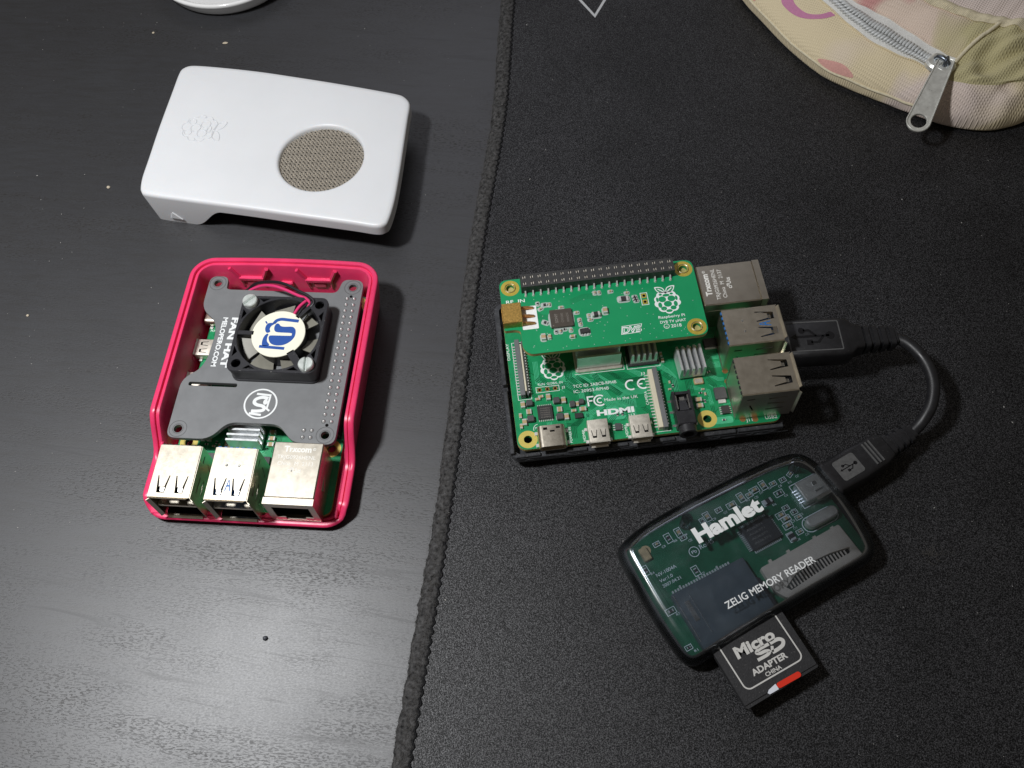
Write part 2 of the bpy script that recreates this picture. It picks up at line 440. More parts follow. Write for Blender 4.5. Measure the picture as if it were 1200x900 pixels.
def catmull(pts, n=8, closed=False):
    P = [Vector(p) for p in pts]; m = len(P); out = []
    for i in range(m if closed else m-1):
        p0 = P[i-1] if (closed or i > 0) else P[0]; p1 = P[i]; p2 = P[(i+1) % m]; p3 = P[(i+2) % m] if (closed or i+2 < m) else P[-1]
        for k in range(n):
            t = k/n
            out.append(tuple(.5*((2*p1)+(p2-p0)*t+(2*p0-5*p1+4*p2-p3)*t*t+(3*p1-p0-3*p2+p3)*t**3)))
    if not closed: out.append(tuple(P[-1]))
    return out
def resample(pts, n, closed=True):
    P = [Vector(p) for p in pts]
    if closed: P.append(P[0])
    L = [0]
    for i in range(1, len(P)): L.append(L[-1]+(P[i]-P[i-1]).length)
    out = []; j = 0
    for k in range(n):
        t = L[-1]*k/(n if closed else n-1)
        while j < len(P)-2 and L[j+1] < t: j += 1
        f = (t-L[j])/max(1e-9, L[j+1]-L[j]); out.append(tuple(P[j].lerp(P[j+1], f)))
    return out
_TG = {}
def text_geo(body, bold=0, shear=0):
    key = (body, bold, shear)
    if key in _TG: return _TG[key]
    c = bpy.data.curves.new('lettering_curve', 'FONT'); c.body = body; c.size = 1; c.offset = bold; c.shear = shear; c.resolution_u = 3
    o = bpy.data.objects.new('lettering_curve', c)
    me = bpy.data.meshes.new_from_object(o)
    vs = [(v.co.x, v.co.y) for v in me.vertices]; fs = [tuple(p.vertices) for p in me.polygons]
    fs2 = []
    for f in fs:
        a = sum(vs[f[i]][0]*vs[f[(i+1) % len(f)]][1]-vs[f[(i+1) % len(f)]][0]*vs[f[i]][1] for i in range(len(f)))
        fs2.append(f if a > 0 else tuple(reversed(f)))
    x0 = min(v[0] for v in vs); x1 = max(v[0] for v in vs)
    vs = [(x-x0, y) for x, y in vs]
    bpy.data.objects.remove(o); bpy.data.curves.remove(c); bpy.data.meshes.remove(me)
    _TG[key] = (vs, fs2, x1-x0, 1); return _TG[key]

def link(o, parent=None, loc=None, rz=0):
    sc.collection.objects.link(o)
    if parent is not None: o.parent = parent
    if loc is not None: o.location = tuple(c*S for c in loc)
    if rz: o.rotation_euler = (0, 0, rz)
    return o
def thing(name, label, cat, loc=(0,0,0), rz=0, group=None):
    o = bpy.data.objects.new(name, None); o.empty_display_size = .005
    link(o, None, loc, rz); return tag(o, label, cat, group)
def tag(o, label, cat, group=None, kind=None):
    if label: o['label'] = label
    if cat: o['category'] = cat
    if group: o['group'] = group
    if kind: o['kind'] = kind
    return o
def obj(name, m, mats, parent=None, loc=None, rz=0, smooth=35, kind=None, label=None):
    if isinstance(mats, str): mats = [mats]
    me = m.mesh(name, mats, smooth) if isinstance(m, M) else m
    o = bpy.data.objects.new(name, me); link(o, parent, loc, rz)
    if kind: o['kind'] = kind
    if label: o['label'] = label
    return o
def RZ(a): return Matrix.Rotation(a, 4, 'Z')
def TR(x, y, z): return Matrix.Translation((x, y, z))

# ------------------------------------------------------------------ setting: desk
m = M(); m.box(-900, 900, -500, 1300, -25, 0)
desk = obj('desk_top', m, 'desk', smooth=0); desk['kind'] = 'structure'

# ------------------------------------------------------------------ mouse pad
PADZ = 3.0
pad = thing('mouse_pad', 'large black fabric mouse pad with a frayed stitched left edge, lying on the black desk', 'mouse pad', (0, 0, 0))
stitch_line = catmull([(42.6,520),(30.5,430),(17.6,352.1),(8.3,284.7),(-6.5,211.8),(-23.5,111.4),(-38.8,36.3),(-62,-80),(-80,-170)], 10)
outer_line = catmull([(37.2,520),(24.8,430),(11.9,354),(2.7,287.5),(-11.9,213.5),(-28.8,112.7),(-44.3,37),(-67.2,-80),(-85.2,-170)], 10)
m = M(); m.plate([(x,y) for x,y in reversed(stitch_line)] + [(520,520)] + [(520,-170)] , [], .2, PADZ)
obj('pad_cloth', m, 'pad', pad, smooth=0)
# frayed felt binding between the stitch line and the outer edge
NB = 1500
st = resample(stitch_line, NB, False); ou = resample(outer_line, NB, False)
rows = []
RN = random.Random(3)
wob = [RN.gauss(0, 1) for _ in range(NB)]
for i in range(NB):
    a = Vector(st[i]); b = Vector(ou[i]); r_ = []
    e = .16*(sum(wob[i-k] for k in range(5))/2.2)+.12*math.sin(i*.021)+.08*math.sin(i*.13)
    for t, z in ((0, PADZ-.9), (.10, PADZ-.1), (.28, PADZ+.35), (.5, PADZ+.2), (.72, PADZ-.2), (.9, PADZ-1.1), (1.0, PADZ-2.0), (1.04, .05)):
        p = a.lerp(b, t)+(b-a).normalized()*e*t
        r_.append((p.x+RN.uniform(-.12,.12), p.y+RN.uniform(-.12,.12), max(.02, -.25*(abs(t-.42) < .16)+z+RN.uniform(-.26,.26)*(t > 0))))
    rows.append(r_)
m = M(); m.loft(rows, False, False, closed=False)
obj('felt_binding', m, 'felt_edge', pad, smooth=80)
m = M()
for k in range(15000):
    i = RN.randrange(200, 1300); t = min(1.05, abs(RN.gauss(.6, .32))); a = Vector(st[i]).lerp(Vector(ou[i]), t)
    z = PADZ+.3-2.2*max(0, t-.4)
    d = RN.uniform(0, 2*PI); l = RN.uniform(.3, 1.0); c = Vector((math.cos(d), math.sin(d)))*l; w = Vector((-math.sin(d), math.cos(d)))*.045
    zz = z+RN.uniform(0, .5)
    m.add([(a.x-w.x, a.y-w.y, z), (a.x+w.x, a.y+w.y, z), (a.x+c.x, a.y+c.y, max(.1, zz))], [(0,1,2)])
obj('frayed_fibres', m, 'fibre', pad, smooth=0, kind='stuff')
# zigzag overlock thread along the cloth edge
fine = resample(stitch_line, 1900, False); path = []
for i, (x, y) in enumerate(fine):
    x2, y2 = fine[min(i+1, 1899)]; d = Vector((x2-x, y2-y)); d = d.normalized() if d.length > 0 else Vector((0,-1))
    nx, ny = -d.y, d.x; ph = i*2*PI/8
    path.append((x+nx*.35*math.sin(ph), y+ny*.35*math.sin(ph), PADZ+.12+.12*math.cos(ph)))
m = M(); m.tube(path, .34, 5)
obj('edge_stitching', m, 'thread', pad, smooth=80)
m = M(); m.ribbon([(41,360),(51.7,336.6),(64,358)], 1.3, PADZ+.03)
obj('printed_mark', m, 'pad_print', pad, smooth=0)

# lint on the pad and dust on the desk: tiny irregular flecks
def flecks(n, fn, rmin, rmax, z, seed):
    q = random.Random(seed); m = M()
    for _ in range(n):
        x, y = fn(q); r_ = q.uniform(rmin, rmax)*(1 if q.random() < .93 else 1.9); a = q.uniform(0, PI); st_ = q.uniform(1, 2.6)
        c, s_ = math.cos(a), math.sin(a)
        def p(u, v, w): u *= st_; return (x+(u*c-v*s_)*r_, y+(u*s_+v*c)*r_, z+w*r_)
        m.add([p(1,0,.4),p(0,1,.4),p(-1,0,.4),p(0,-1,.4),p(0,0,1),p(0,0,-.2)], [(0,1,4),(1,2,4),(2,3,4),(3,0,4),(1,0,5),(2,1,5),(3,2,5),(0,3,5)])
    return m
def on_pad(q):
    while True:
        x, y = q.uniform(-35, 230), q.uniform(20, 370)
        if x > -38+ (y-36)*.175: return x, y
def on_desk(q):
    while True:
        x, y = q.uniform(-210, 5), q.uniform(30, 390)
        if x < -50+(y-36)*.175: return x, y
o = obj('pad_lint', flecks(420, on_pad, .05, .13, PADZ+.05, 11), 'speck', smooth=0); tag(o, 'pale lint specks scattered over the black mouse pad', 'lint', kind='stuff')
o = obj('desk_dust', flecks(260, on_desk, .05, .13, .03, 12), 'speck', smooth=0); tag(o, 'pale dust specks scattered over the black desk top', 'dust', kind='stuff')
def crumb(name, x, y, sx, sy, matn, label, rz=0):
    q = random.Random(int(x*7+y)); m = M()
    rings = []
    for z, f in ((0, .8), (.35, 1), (.75, .8), (1, .4)):
        rings.append([(math.cos(k*PI/4)*sx*f*q.uniform(.75,1.15), math.sin(k*PI/4)*sy*f*q.uniform(.75,1.15), z*sy*1.1+.02) for k in range(8)])
    m.loft(rings); o = obj(name, m, matn, None, (x, y, 0), rz, smooth=50)
    return tag(o, label, 'crumb', 'crumbs on the black desk')
CR = [('crumb', -146.3, 356.9, .65, .55, 'crumb', 'round tan crumb on the black desk, left of the white dish'),
      ('crumb', -112.9, 345.5, 1.25, .6, 'crumb', 'oblong tan crumb on the black desk, between white dish and white lid'),
      ('crumb', -154.8, 266.4, .8, .7, 'crumb', 'tan crumb on the black desk, left of the white lid'),
      ('crumb', -177.3, 206.6, .6, .5, 'crumb', 'pale crumb on the black desk, left of the red case'),
      ('crumb', -82.2, 77.4, .9, .85, 'dark_chip', 'dark grey flake on the black desk, below the red case')]
for a in CR: crumb(*a)

q = random.Random(21); m = M()
for k in range(26):
    p = Vector((q.gauss(0,1.4), q.gauss(0,.9), .2)); a = q.uniform(0,2*PI); pts = []
    for j in range(7):
        pts.append((p.x, p.y, max(.12, p.z))); a += q.gauss(0,.7); p = p+Vector((math.cos(a)*.55, math.sin(a)*.45, q.gauss(0,.16)))
    m.tube(pts, .05, 4)
o = obj('lint_tuft', m, 'fibre', None, (122.3, 82.6, PADZ), smooth=80); tag(o, 'small tuft of grey lint on the mouse pad, right of the card reader', 'lint')
# ------------------------------------------------------------------ white dish at the top edge
m = M()
prof = [(0,.3),(26,.3),(29,.4),(30.5,2.0),(32.0,4.6),(33.0,6.6),(33.6,7.6),(33.4,8.4),(32.6,8.7),(31.6,8.2),(30.4,6.2),(28.8,3.4),(26,2.4),(0,2.2)]
rings = [[(r_*math.cos(2*PI*k/72), r_*math.sin(2*PI*k/72), z) for k in range(72)] for r_, z in prof if r_ > 0]
m.loft(rings)
o = obj('dish', m, 'glaze_white', None, (-113.5, 393.5, 0), smooth=60); tag(o, 'glossy white round dish on the desk, only its near rim in view', 'dish')

# ------------------------------------------------------------------ logo shapes
def berry(m, x, y, h, z, ang=0, thick=1.0):
    """raspberry emblem: net of cells with two leaves; x, y is the middle of the berry-and-leaf mark, h its height"""
    k = h/10.0; c, s_ = math.cos(ang), math.sin(ang)
    def T(p): return [(x+(a*k)*c-(b*k)*s_, y+(a*k)*s_+(b*k)*c) for a, b in p]
    out = []
    for px, py, r_ in ((0,1.9,1.1),(1.6,1.5,1.5),(2.7,.2,1.3),(2.9,-1.5,1.25),(1.7,-3.1,1.5),(0,-4.1,1.35),(-1.7,-3.1,1.5),(-2.9,-1.5,1.25),(-2.7,.2,1.3),(-1.6,1.5,1.5)):
        out.append((px, py, r_))
    sil = []
    for i in range(90):
        a = 2*PI*i/90+PI/2; d = Vector((math.cos(a), math.sin(a))); best = 2.2
        for px, py, r_ in out:
            q = Vector((px, py+1.2)); t = q.dot(d); dd = q.length_squared-t*t
            if dd < r_*r_ and t > 0: best = max(best, t+math.sqrt(r_*r_-dd))
        sil.append((d.x*best, d.y*best-1.2))
    cells = [circ(0,1.55,1.15,14,.55), circ(-1.45,.15,1.22,16,1.12), circ(1.45,.15,1.22,16,1.12), circ(0,-1.75,1.28,16,1.12),
             circ(-2.45,-1.95,.62,14,1.05), circ(2.45,-1.95,.62,14,1.05), circ(-3.0,.15,.42,12,.9), circ(3.0,.15,.42,12,.9),
             circ(-1.5,-3.35,.95,14,.78), circ(1.5,-3.35,.95,14,.78), circ(0,-4.35,1.0,14,.55), circ(-1.75,1.95,.55,12,.42), circ(1.75,1.95,.55,12,.42)]
    cells = [[(a*1.0, b*1.0) for a, b in cc] for cc in cells]
    m.flat(T(sil), [T(cc) for cc in cells], z)
    for sg in (-1, 1):
        lo = [(0,2.2),(.5,2.55),(1.6,2.6),(2.6,3.2),(3.2,4.6),(3.1,5.0),(1.9,5.0),(.7,4.5),(.15,3.4)]
        lo = catmull(lo, 3, True)
        cx = sum(p[0] for p in lo)/len(lo); cy = sum(p[1] for p in lo)/len(lo)
        li = [(cx+(a-cx)*.76, cy+(b-cy)*.70) for a, b in lo]
        m.flat(T([(sg*a, b) for a, b in lo]), [T([(sg*a, b) for a, b in li])], z)
        m.ribbon(T([(sg*.6,2.9),(sg*1.3,3.5),(sg*2.2,4.2)]), .35*k, z)
def usb_mark(m, x, y, L_, z, ang=0, w=None):
    k = L_/10; w = w or .55*k; c, s_ = math.cos(ang), math.sin(ang)
    def T(p): return [(x+(a*k)*c-(b*k)*s_, y+(a*k)*s_+(b*k)*c) for a, b in p]
    m.ribbon(T([(-4,0),(4,0)]), w, z)
    m.flat(T([(-5.2,0),(-3.9,.75),(-3.9,-.75)]), (), z)
    m.flat(T(circ(4.2,0,1.05,16)), (), z)
    m.ribbon(T([(2.6,0),(1.2,-1.7),(-.6,-1.7)]), w, z); m.flat(T([(-1.6,-2.4),(-.2,-2.4),(-.2,-1.0),(-1.6,-1.0)]), (), z)
    m.ribbon(T([(.9,0),(-.6,1.7),(-2.0,1.7)]), w, z); m.flat(T(circ(-2.4,1.7,.8,14)), (), z)

# ------------------------------------------------------------------ small electronic parts (mesh data shared by every copy)
_SM = {}
def smd(kind):
    if kind in _SM: return _SM[kind]
    m = M()
    l, w, h, body, end = {'cap': (1.7,.9,.75,'tan_cap','solder'), 'capbig': (2.2,1.4,1.1,'tan_cap','solder'), 'res': (1.6,.85,.45,'chip','solder'),
                          'bigres': (3.2,1.7,.6,'chip','solder'), 'cap_s': (1.1,.6,.5,'tan_cap','solder'), 'res_s': (1.1,.6,.4,'chip','solder'),
                          'tant': (2.6,1.5,1.3,'chip','solder')}[kind]
    m.use(0).cbox(-l/2+.24*l, l/2-.24*l, -w/2, w/2, 0, h, .05)
    m.use(1).cbox(-l/2, -l/2+.24*l, -w/2-.01, w/2+.01, 0, h+.03, .05).cbox(l/2-.24*l, l/2, -w/2-.01, w/2+.01, 0, h+.03, .05)
    _SM[kind] = m.mesh('capacitor' if 'cap' in kind else 'resistor', [body, end], 0)
    return _SM[kind]
def put(parent, kind, x, y, z, rz=0, name=None):
    nm = name or ('capacitor' if 'cap' in kind or kind == 'tant' else 'resistor')
    return obj(nm, smd(kind), None, parent, (x, y, z), rz)
def halo(m, x, y, w, h, z, rz=0):
    c, s_ = math.cos(rz), math.sin(rz)
    m.flat([(x+a*c-b*s_, y+a*s_+b*c) for a, b in rr(-w/2, w/2, -h/2, h/2, min(w, h)*.35, 4)], (), z)
def inductor_mesh(l, w, h):
    k = ('ind', l, w, h)
    if k not in _SM:
        m = M(); m.use(0).cbox(-l/2, l/2, -w/2, w/2, .1, h, .15, .3); m.use(1).box(-l/2-.12, l/2+.12, -w*.3, w*.3, 0, .25)
        _SM[k] = m.mesh('inductor', ['inductor', 'solder'], 0)
    return _SM[k]
def pinned_chip(l, w, h, n, matn='chip', prints=()):
    """small package with n legs on the two long sides"""
    m = M(); m.use(0).cbox(-l/2, l/2, -w/2, w/2, .08, h, .1, .15); m.use(1)
    for i in range(n):
        x = -l/2+l*(i+.5)/n
        for sg in (-1, 1): m.box(x-l/n*.22, x+l/n*.22, *sorted((sg*w/2, sg*(w/2+.6))), 0, .3)
    return m
def heatsink(parent, x0, x1, y0, y1, z, hb, h, n, along, rz=0):
    """base plate plus n fins running along 'x' or 'y'; each fin a part of the sink"""
    cx, cy = (x0+x1)/2, (y0+y1)/2; lx, ly = (x1-x0)/2, (y1-y0)/2
    m = M(); m.use(0).cbox(-lx, lx, -ly, ly, 0, hb, .15)
    hs = obj('heatsink', m, ['alu'], parent, (cx, cy, z), rz)
    L_ = lx if along == 'y' else ly; W = ly if along == 'y' else lx; t = .55
    f = M(); f.loft([[(-t, -W, 0), (t, -W, 0), (t, W, 0), (-t, W, 0)], [(-t*.62, -W, h-hb-.05), (t*.62, -W, h-hb-.05), (t*.62, W, h-hb-.05), (-t*.62, W, h-hb-.05)]])
    fm = f.mesh('fin', ['alu'], 20)
    for i in range(n):
        p = -L_+t+(2*L_-2*t)*i/(n-1)
        obj('fin', fm, None, hs, (p, 0, hb) if along == 'y' else (0, p, hb), 0 if along == 'y' else PI/2)
    return hs

def usb_port(parent, yc, blue, x0=70.0):
    """double-height receptacle; its mouth faces +x"""
    Lp, W, Hh = 17.6, 6.57, 15.9
    m = M()
    slits = []
    for s_ in (-1, 1):
        cy = s_*2.9
        slits += [[(10.4, cy-1.95), (10.4, cy-1.60), (14.2, cy-.85), (14.2, cy+.85), (10.4, cy+1.60), (10.4, cy+1.95), (16.2, cy+1.25), (16.2, cy-1.25)]]
    m.plate(rr(0, Lp, -W, W, .3, 2), slits, Hh-.3, Hh)
    side = [[(3, 9), (3.5, 9), (5.2, 5), (4.7, 5)], [(9, 11.6), (14.5, 12.1), (14.5, 12.6), (9, 12.2)], [(9, 9.2), (14.5, 8.7), (14.5, 8.2), (9, 8.6)], [(9, 4.6), (14.5, 5.1), (14.5, 5.6), (9, 5.2)], [(2, 12.2), (4.4, 12.2), (4.4, 12.8), (2, 12.8)]]
    for s_ in (-1, 1):
        m.at(Matrix(((1,0,0,0),(0,0,-1,s_*W+.14*(1+s_)-.0),(0,1,0,0),(0,0,0,1))))
        m.plate([(0,0),(Lp,0),(Lp,Hh-.31),(0,Hh-.31)], side, .0, .28); m.at(None)
    m.box(.0, Lp, -W+.3, W-.3, .2, .5); m.box(0.02, .3, -W+.3, W-.3, 1.5, Hh-.31)
    m.box(3, Lp-.3, -W+.3, W-.3, 7.4, 8.4)
    # flared lips round the mouth
    def lip(a, b, da, db, t):
        A = [Vector(a), Vector(b), Vector(b)+Vector(db), Vector(a)+Vector(da)]
        n_ = (A[1]-A[0]).cross(A[3]-A[0]).normalized()*t
        m.loft([[tuple(p) for p in A], [tuple(p+n_) for p in A]])
    lip((Lp-.05, -W+.5, Hh-.2), (Lp-.05, W-.5, Hh-.2), (.75, 0, 1.0), (.75, 0, 1.0), .22)
    lip((Lp-.05, -W+.9, .45), (Lp-.05, W-.9, .45), (.8, 0, -.5), (.8, 0, -.5), .22)
    for s_ in (-1, 1):
        lip((Lp-.05, s_*(W-.1), 1.4), (Lp-.05, s_*(W-.1), Hh-1.2), (.8, s_*.95, 0), (.8, s_*.95, 0), .22)
    u = obj('usb_port', m, ['nickel'], parent, (x0, yc, T_), smooth=20)
    m = M()
    for z in (4.2, 11.6): m.cbox(3, 15.8, -5.3, 5.3, z-.2, z+1.6, .15)
    obj('tongue', m, ['blue_plastic' if blue else 'black_plastic'], u)
    m = M(); m.box(.35, 3, -W+.35, W-.35, .6, Hh-.7); m.box(.35, Lp-.6, -W+.32, W-.32, .52, .6)
    obj('inner_wall', m, ['black_void'], u, smooth=0)
    m = M()
    for i in range(7):
        y = -W+1+i*(2*W-2)/6
        m.box(-.32, .0, y-.48, y+.48, Hh-.75, Hh-.1)
    obj('rear_plug', m, ['blue_plastic' if blue else 'black_plastic'], u, smooth=0)
    m = M()
    for s_ in (-1, 1):
        cy = s_*2.9; m.loft([[(13.0,cy-.75,Hh-.45),(15.4,cy-.6,Hh-1.05),(15.4,cy+.6,Hh-1.05),(13.0,cy+.75,Hh-.45)],[(13.0,cy-.75,Hh-.3),(15.4,cy-.6,Hh-.85),(15.4,cy+.6,Hh-.85),(13.0,cy+.75,Hh-.3)]])
    if blue:
        for s_ in (-1, 1): m.cyl(6.0, s_*2.0, Hh-.05, Hh+.16, .5, .3, 10)
    obj('spring_tab', m, ['steel'], u)
    if blue:
        m = M(); m.flat([(11,-.30),(11,.0),(14.6,-.55),(14.6,-.95)],(),Hh+.012); m.flat([(11,.0),(11,.30),(14.6,.95),(14.6,.55)],(),Hh+.012); m.flat([(12.6,-.5),(13.2,-.5),(13.2,.5),(12.6,.5)],(),Hh+.016)
        obj('blue_insert', m, ['blue_plastic'], u, smooth=0)
    return u

def ethernet_port(parent, lines, xs=65.9):
    Lp, W, Hh = 21.3, 8.0, 13.5
    m = M()
    m.cbox(0, Lp-2.2, -W, W, 0.02, Hh, .35, .5)
    m.plate([(Lp-2.2,-W),(Lp,-W),(Lp,W),(Lp-2.2,W)], [], Hh-.3, Hh-.005)
    for s_ in (-1, 1): m.box(Lp-2.2, Lp, *sorted((s_*W, s_*(W-.3))), .02, Hh-.31)
    m.box(Lp-2.2, Lp, -W+.3, W-.3, .02, .32)
    T2 = Matrix(((0,0,1,0),(1,0,0,0),(0,1,0,0),(0,0,0,1)))
    m.at(T2).plate([(-W+.3,.33),(W-.3,.33),(W-.3,Hh-.32),(-W+.3,Hh-.32)], [[(-5.9,2.6),(-3.2,2.6),(-3.2,1.2),(3.2,1.2),(3.2,2.6),(5.9,2.6),(5.9,10.6),(-5.9,10.6)]], Lp-.35, Lp-.05); m.at(None)
    # pressed spring fingers at the sides and the seam of the can
    for s_ in (-1, 1):
        m.loft([[(8,s_*W,6),(13.5,s_*W,5.4),(13.5,s_*W,6.6),(8,s_*W,7)],[(8,s_*(W+.05),6),(13.5,s_*(W+.55),5.4),(13.5,s_*(W+.55),6.6),(8,s_*(W+.05),7)]])
        m.box(1, 14, *sorted((s_*W, s_*(W+.08))), 9.6, 9.8)
    e = obj('ethernet_port', m, ['nickel_can'], parent, (xs, 45.75, T_), smooth=20)
    m = M(); m.box(Lp-2.15, Lp-2.1, -W+.35, W-.35, .4, Hh-.4)
    obj('socket_depth', m, ['black_void'], e, smooth=0)
    m = M()
    for i in range(8): m.box(Lp-1.9, Lp-.5, -4.2+i*1.2-.18, -4.2+i*1.2+.18, 9.4, 9.7)
    obj('contact_pins', m, ['gold_ring'], e, smooth=0)
    m = M(); zt = Hh+.012
    for (tx, h_, w_, x_, yo, bo) in lines: m.text(tx, x_, yo, h_, w_, zt, PI/2, bo, 0, 'C')
    m.ribbon(circ(2.3,5.3,.42,14),.14,zt,True); m.text('R',2.5,5.05,.5,.4,zt,PI/2)
    obj('etched_lettering', m, ['etched'], e, smooth=0)
    return e

T_ = 1.4                                              # thickness of the computer boards
PIN_X = [8.37+2.54*i for i in range(20)]
def computer_board(root, full):
    holes = [(3.5,3.5),(61.5,3.5),(3.5,52.5),(61.5,52.5)]
    m = M(); m.use(0).plate(rr(0,85,0,56,3,6), [circ(x,y,1.38,20) for x,y in holes], .04, T_, 0)
    b = obj('board', m, ['green_mask'], root, smooth=0)
    m = M(); m.plate(rr(-.02,85.02,-.02,56.02,3,6), [rr(.3,84.7,.3,55.7,2.8,6)], .12, T_-.12)
    obj('board_edge', m, ['board_edge'], root, smooth=0)
    r = M()
    r.flat(circ(0,0,3.1,28), [circ(0,0,1.36,20)], 0)
    rm = r.mesh('mounting_ring', ['pale_ring'], 0)
    for x, y in holes: obj('mounting_ring', rm, None, root, (x, y, T_+.015))
    q = random.Random(5)
    # copper runs under the mask
    tr = M(); td = M()
    def bundle(pts, n, pitch, w, dest):
        for k in range(n):
            off = (k-(n-1)/2)*pitch
            p2 = []
            P = [Vector(p) for p in pts]
            for i, p in enumerate(P):
                a = P[max(i-1,0)]; c = P[min(i+1,len(P)-1)]
                d1 = (p-a).normalized() if (p-a).length > 0 else (c-p).normalized(); d2 = (c-p).normalized() if (c-p).length > 0 else d1
                n1 = Vector((-d1.y,d1.x)); n2 = Vector((-d2.y,d2.x)); mm_ = n1+n2; mm_ = mm_/max(.5, mm_.dot(n1))
                p2.append(p+mm_*off)
            dest.ribbon(p2, w, T_+.006)
    for pts, n in (([(20,26),(24,22.5),(30,16.5),(32,12.2),(40,12.2)],7), ([(17,25),(19,22),(23,18),(23,9)],5), ([(27,25),(31,21.5),(36,16.4),(44,16.4)],5), ([(9,32),(9,24),(12,22.2),(18,22.2)],4),
                   ([(40,25),(43,22.5),(44.5,21)],4), ([(49,26),(52,23),(53.8,20),(53.8,15)],4), ([(64,26),(67,23),(69.8,23)],5), ([(58,16),(64,13.5),(64,8.5)],3),
                   ([(24.2,6.5),(24.2,9.8),(29,12.6)],4), ([(38.5,6.5),(38.5,12.2),(34,15.4)],4), ([(11,6.5),(11,8.8)],4), ([(62,30),(66,26),(69.9,26)],4), ([(65,20),(68,17.4),(69.9,17.4)],3)):
        bundle(pts, n, .46, .23, tr)
    for pts, n in (([(22,24.5),(26,20.5),(26,13.5)],3), ([(33,25),(37,20.9),(44,20.9)],3), ([(6.5,30),(6.5,20),(9,17.6)],3), ([(16.5,7),(20,7),(22.3,9.6)],3)):
        bundle(pts, n, .46, .24, td)
    for pts, n in (([(9,25.6),(13,21.6),(18.5,21.6),(22,18.2)],5), ([(21.5,30),(19.5,28),(19.5,24),(25,18.4),(25,14)],5), ([(31,25),(33,23),(37.5,23),(40,20.6),(44,20.6)],5), ([(28,24.8),(28.8,22.4),(35.6,15.8)],4),
                   ([(50.5,22),(53.6,19),(53.6,14)],4), ([(64.5,25),(67,27.4),(69.5,27.4)],4), ([(58.2,18.4),(58.2,13.2)],5), ([(64.6,18.2),(66.4,15.4),(66.4,14.2)],3), ([(71,36.5),(66,36.5),(63,33.6),(54,33.6)],6), ([(5.6,17.2),(5.6,19.4),(7.4,21)],3), ([(30.5,2),(30.5,6.6),(33,9.2),(36,9.2)],4), ([(43.6,3),(43.6,8.4),(42,10)],3), ([(18.5,2),(18.5,6),(21.6,8.6)],4), ([(60,2),(64,4.6),(64,8)],3)):
        bundle(pts, n, .50, .22, td)
    for _ in range(46):
        x, y = q.uniform(7,69), q.uniform(3,27); dx = q.choice((-1,1))*q.uniform(1,3.4); dy = q.choice((-1,1))*abs(dx)
        (tr if q.random() < .5 else td).ribbon([(x,y),(x+dx*.6,y),(x+dx*1.2,y+dy*.6)], .2, T_+.0055)
    tr.flat(rr(63.5,69.6,1.2,3.6,.6), (), T_+.005); tr.flat([(30,7),(36,7),(36,9),(33,11.8),(30,11.8)], (), T_+.004)
    obj('copper_runs', tr, ['trace_green'], root, smooth=0); obj('copper_gaps', td, ['trace_green_dark'], root, smooth=0)
    v = M()
    for _ in range(230): v.flat(circ(q.uniform(5,69), q.uniform(1.5,28), q.uniform(.13,.2), 6), (), T_+.009)
    obj('via_dots', v, ['via'], root, smooth=0)
    pz = T_
    # ports along the right-hand edge
    usb_port(root, 9.0, False); usb_port(root, 27.0, True)
    ethernet_port(root, [('Trxcom',2.0,8.8,3.4,0,.04),('TRJG0926HENL',1.35,12.4,5.9,0,.0),('China  M  2137' if full else 'China  M  2113',1.35,11.4,8.1,0,0),('cЯUus',1.5,4.4,10.4,0,.02)])
    # power and video sockets
    m = M(); o = rr(-4.47,4.47,-1.6,1.6,1.55,5); oi = rr(-4.15,4.15,-1.28,1.28,1.25,5)
    T3 = Matrix(((1,0,0,0),(0,0,1,0),(0,1,0,1.62),(0,0,0,1)))
    m.at(T3).plate(o, [oi], -1.25, 6.2).plate(oi, [], 0.5, 6.0); m.at(None)
    uc = obj('power_socket', m, ['nickel'], root, (11.2, 0, T_), smooth=30)
    m = M(); m.box(-2.6,-1.3,4.6,5.5,3.2,3.24); m.box(1.5,2.8,4.8,5.5,3.2,3.24); m.box(-.5,1.0,3.7,4.3,3.2,3.24)
    obj('socket_slot', m, ['black_void'], uc, smooth=0)
    m = M()
    for s_ in (-1,1): m.cbox(s_*4.9-.5, s_*4.9+.5, .2, 1.4, 0, .5, .1); m.cbox(s_*4.9-.5, s_*4.9+.5, 4.4, 5.6, 0, .5, .1)
    obj('solder_tab', m, ['solder'], uc)
    for hx in (26.0, 39.5):
        m = M(); o = round_poly([(-3.3,.35),(-2.5,0),(2.5,0),(3.3,.35),(3.3,3.2),(-3.3,3.2)], .35, 3); oi = [(x*.9, 1.6+(y-1.6)*.82) for x, y in o]
        T4 = Matrix(((1,0,0,0),(0,0,1,0),(0,1,0,.02),(0,0,0,1)))
        m.at(T4).plate(o, [oi], -1.5, 6.2).plate(oi, [], .8, 6.0); m.at(None)
        m.loft([[(-3.0,-1.45,3.0),(3.0,-1.45,3.0),(3.0,-1.45,3.2),(-3.0,-1.45,3.2)],[(-3.3,-2.0,3.35),(3.3,-2.0,3.35),(3.3,-2.0,3.5),(-3.3,-2.0,3.5)]])
        m.loft([[(-2.6,-1.45,.0),(2.6,-1.45,.0),(2.6,-1.45,.2),(-2.6,-1.45,.2)],[(-2.8,-2.0,-.3),(2.8,-2.0,-.3),(2.8,-2.0,-.1),(-2.8,-2.0,-.1)]])
        hd = obj('video_socket', m, ['nickel_dull'], root, (hx, 0, T_), smooth=30)
        m = M()
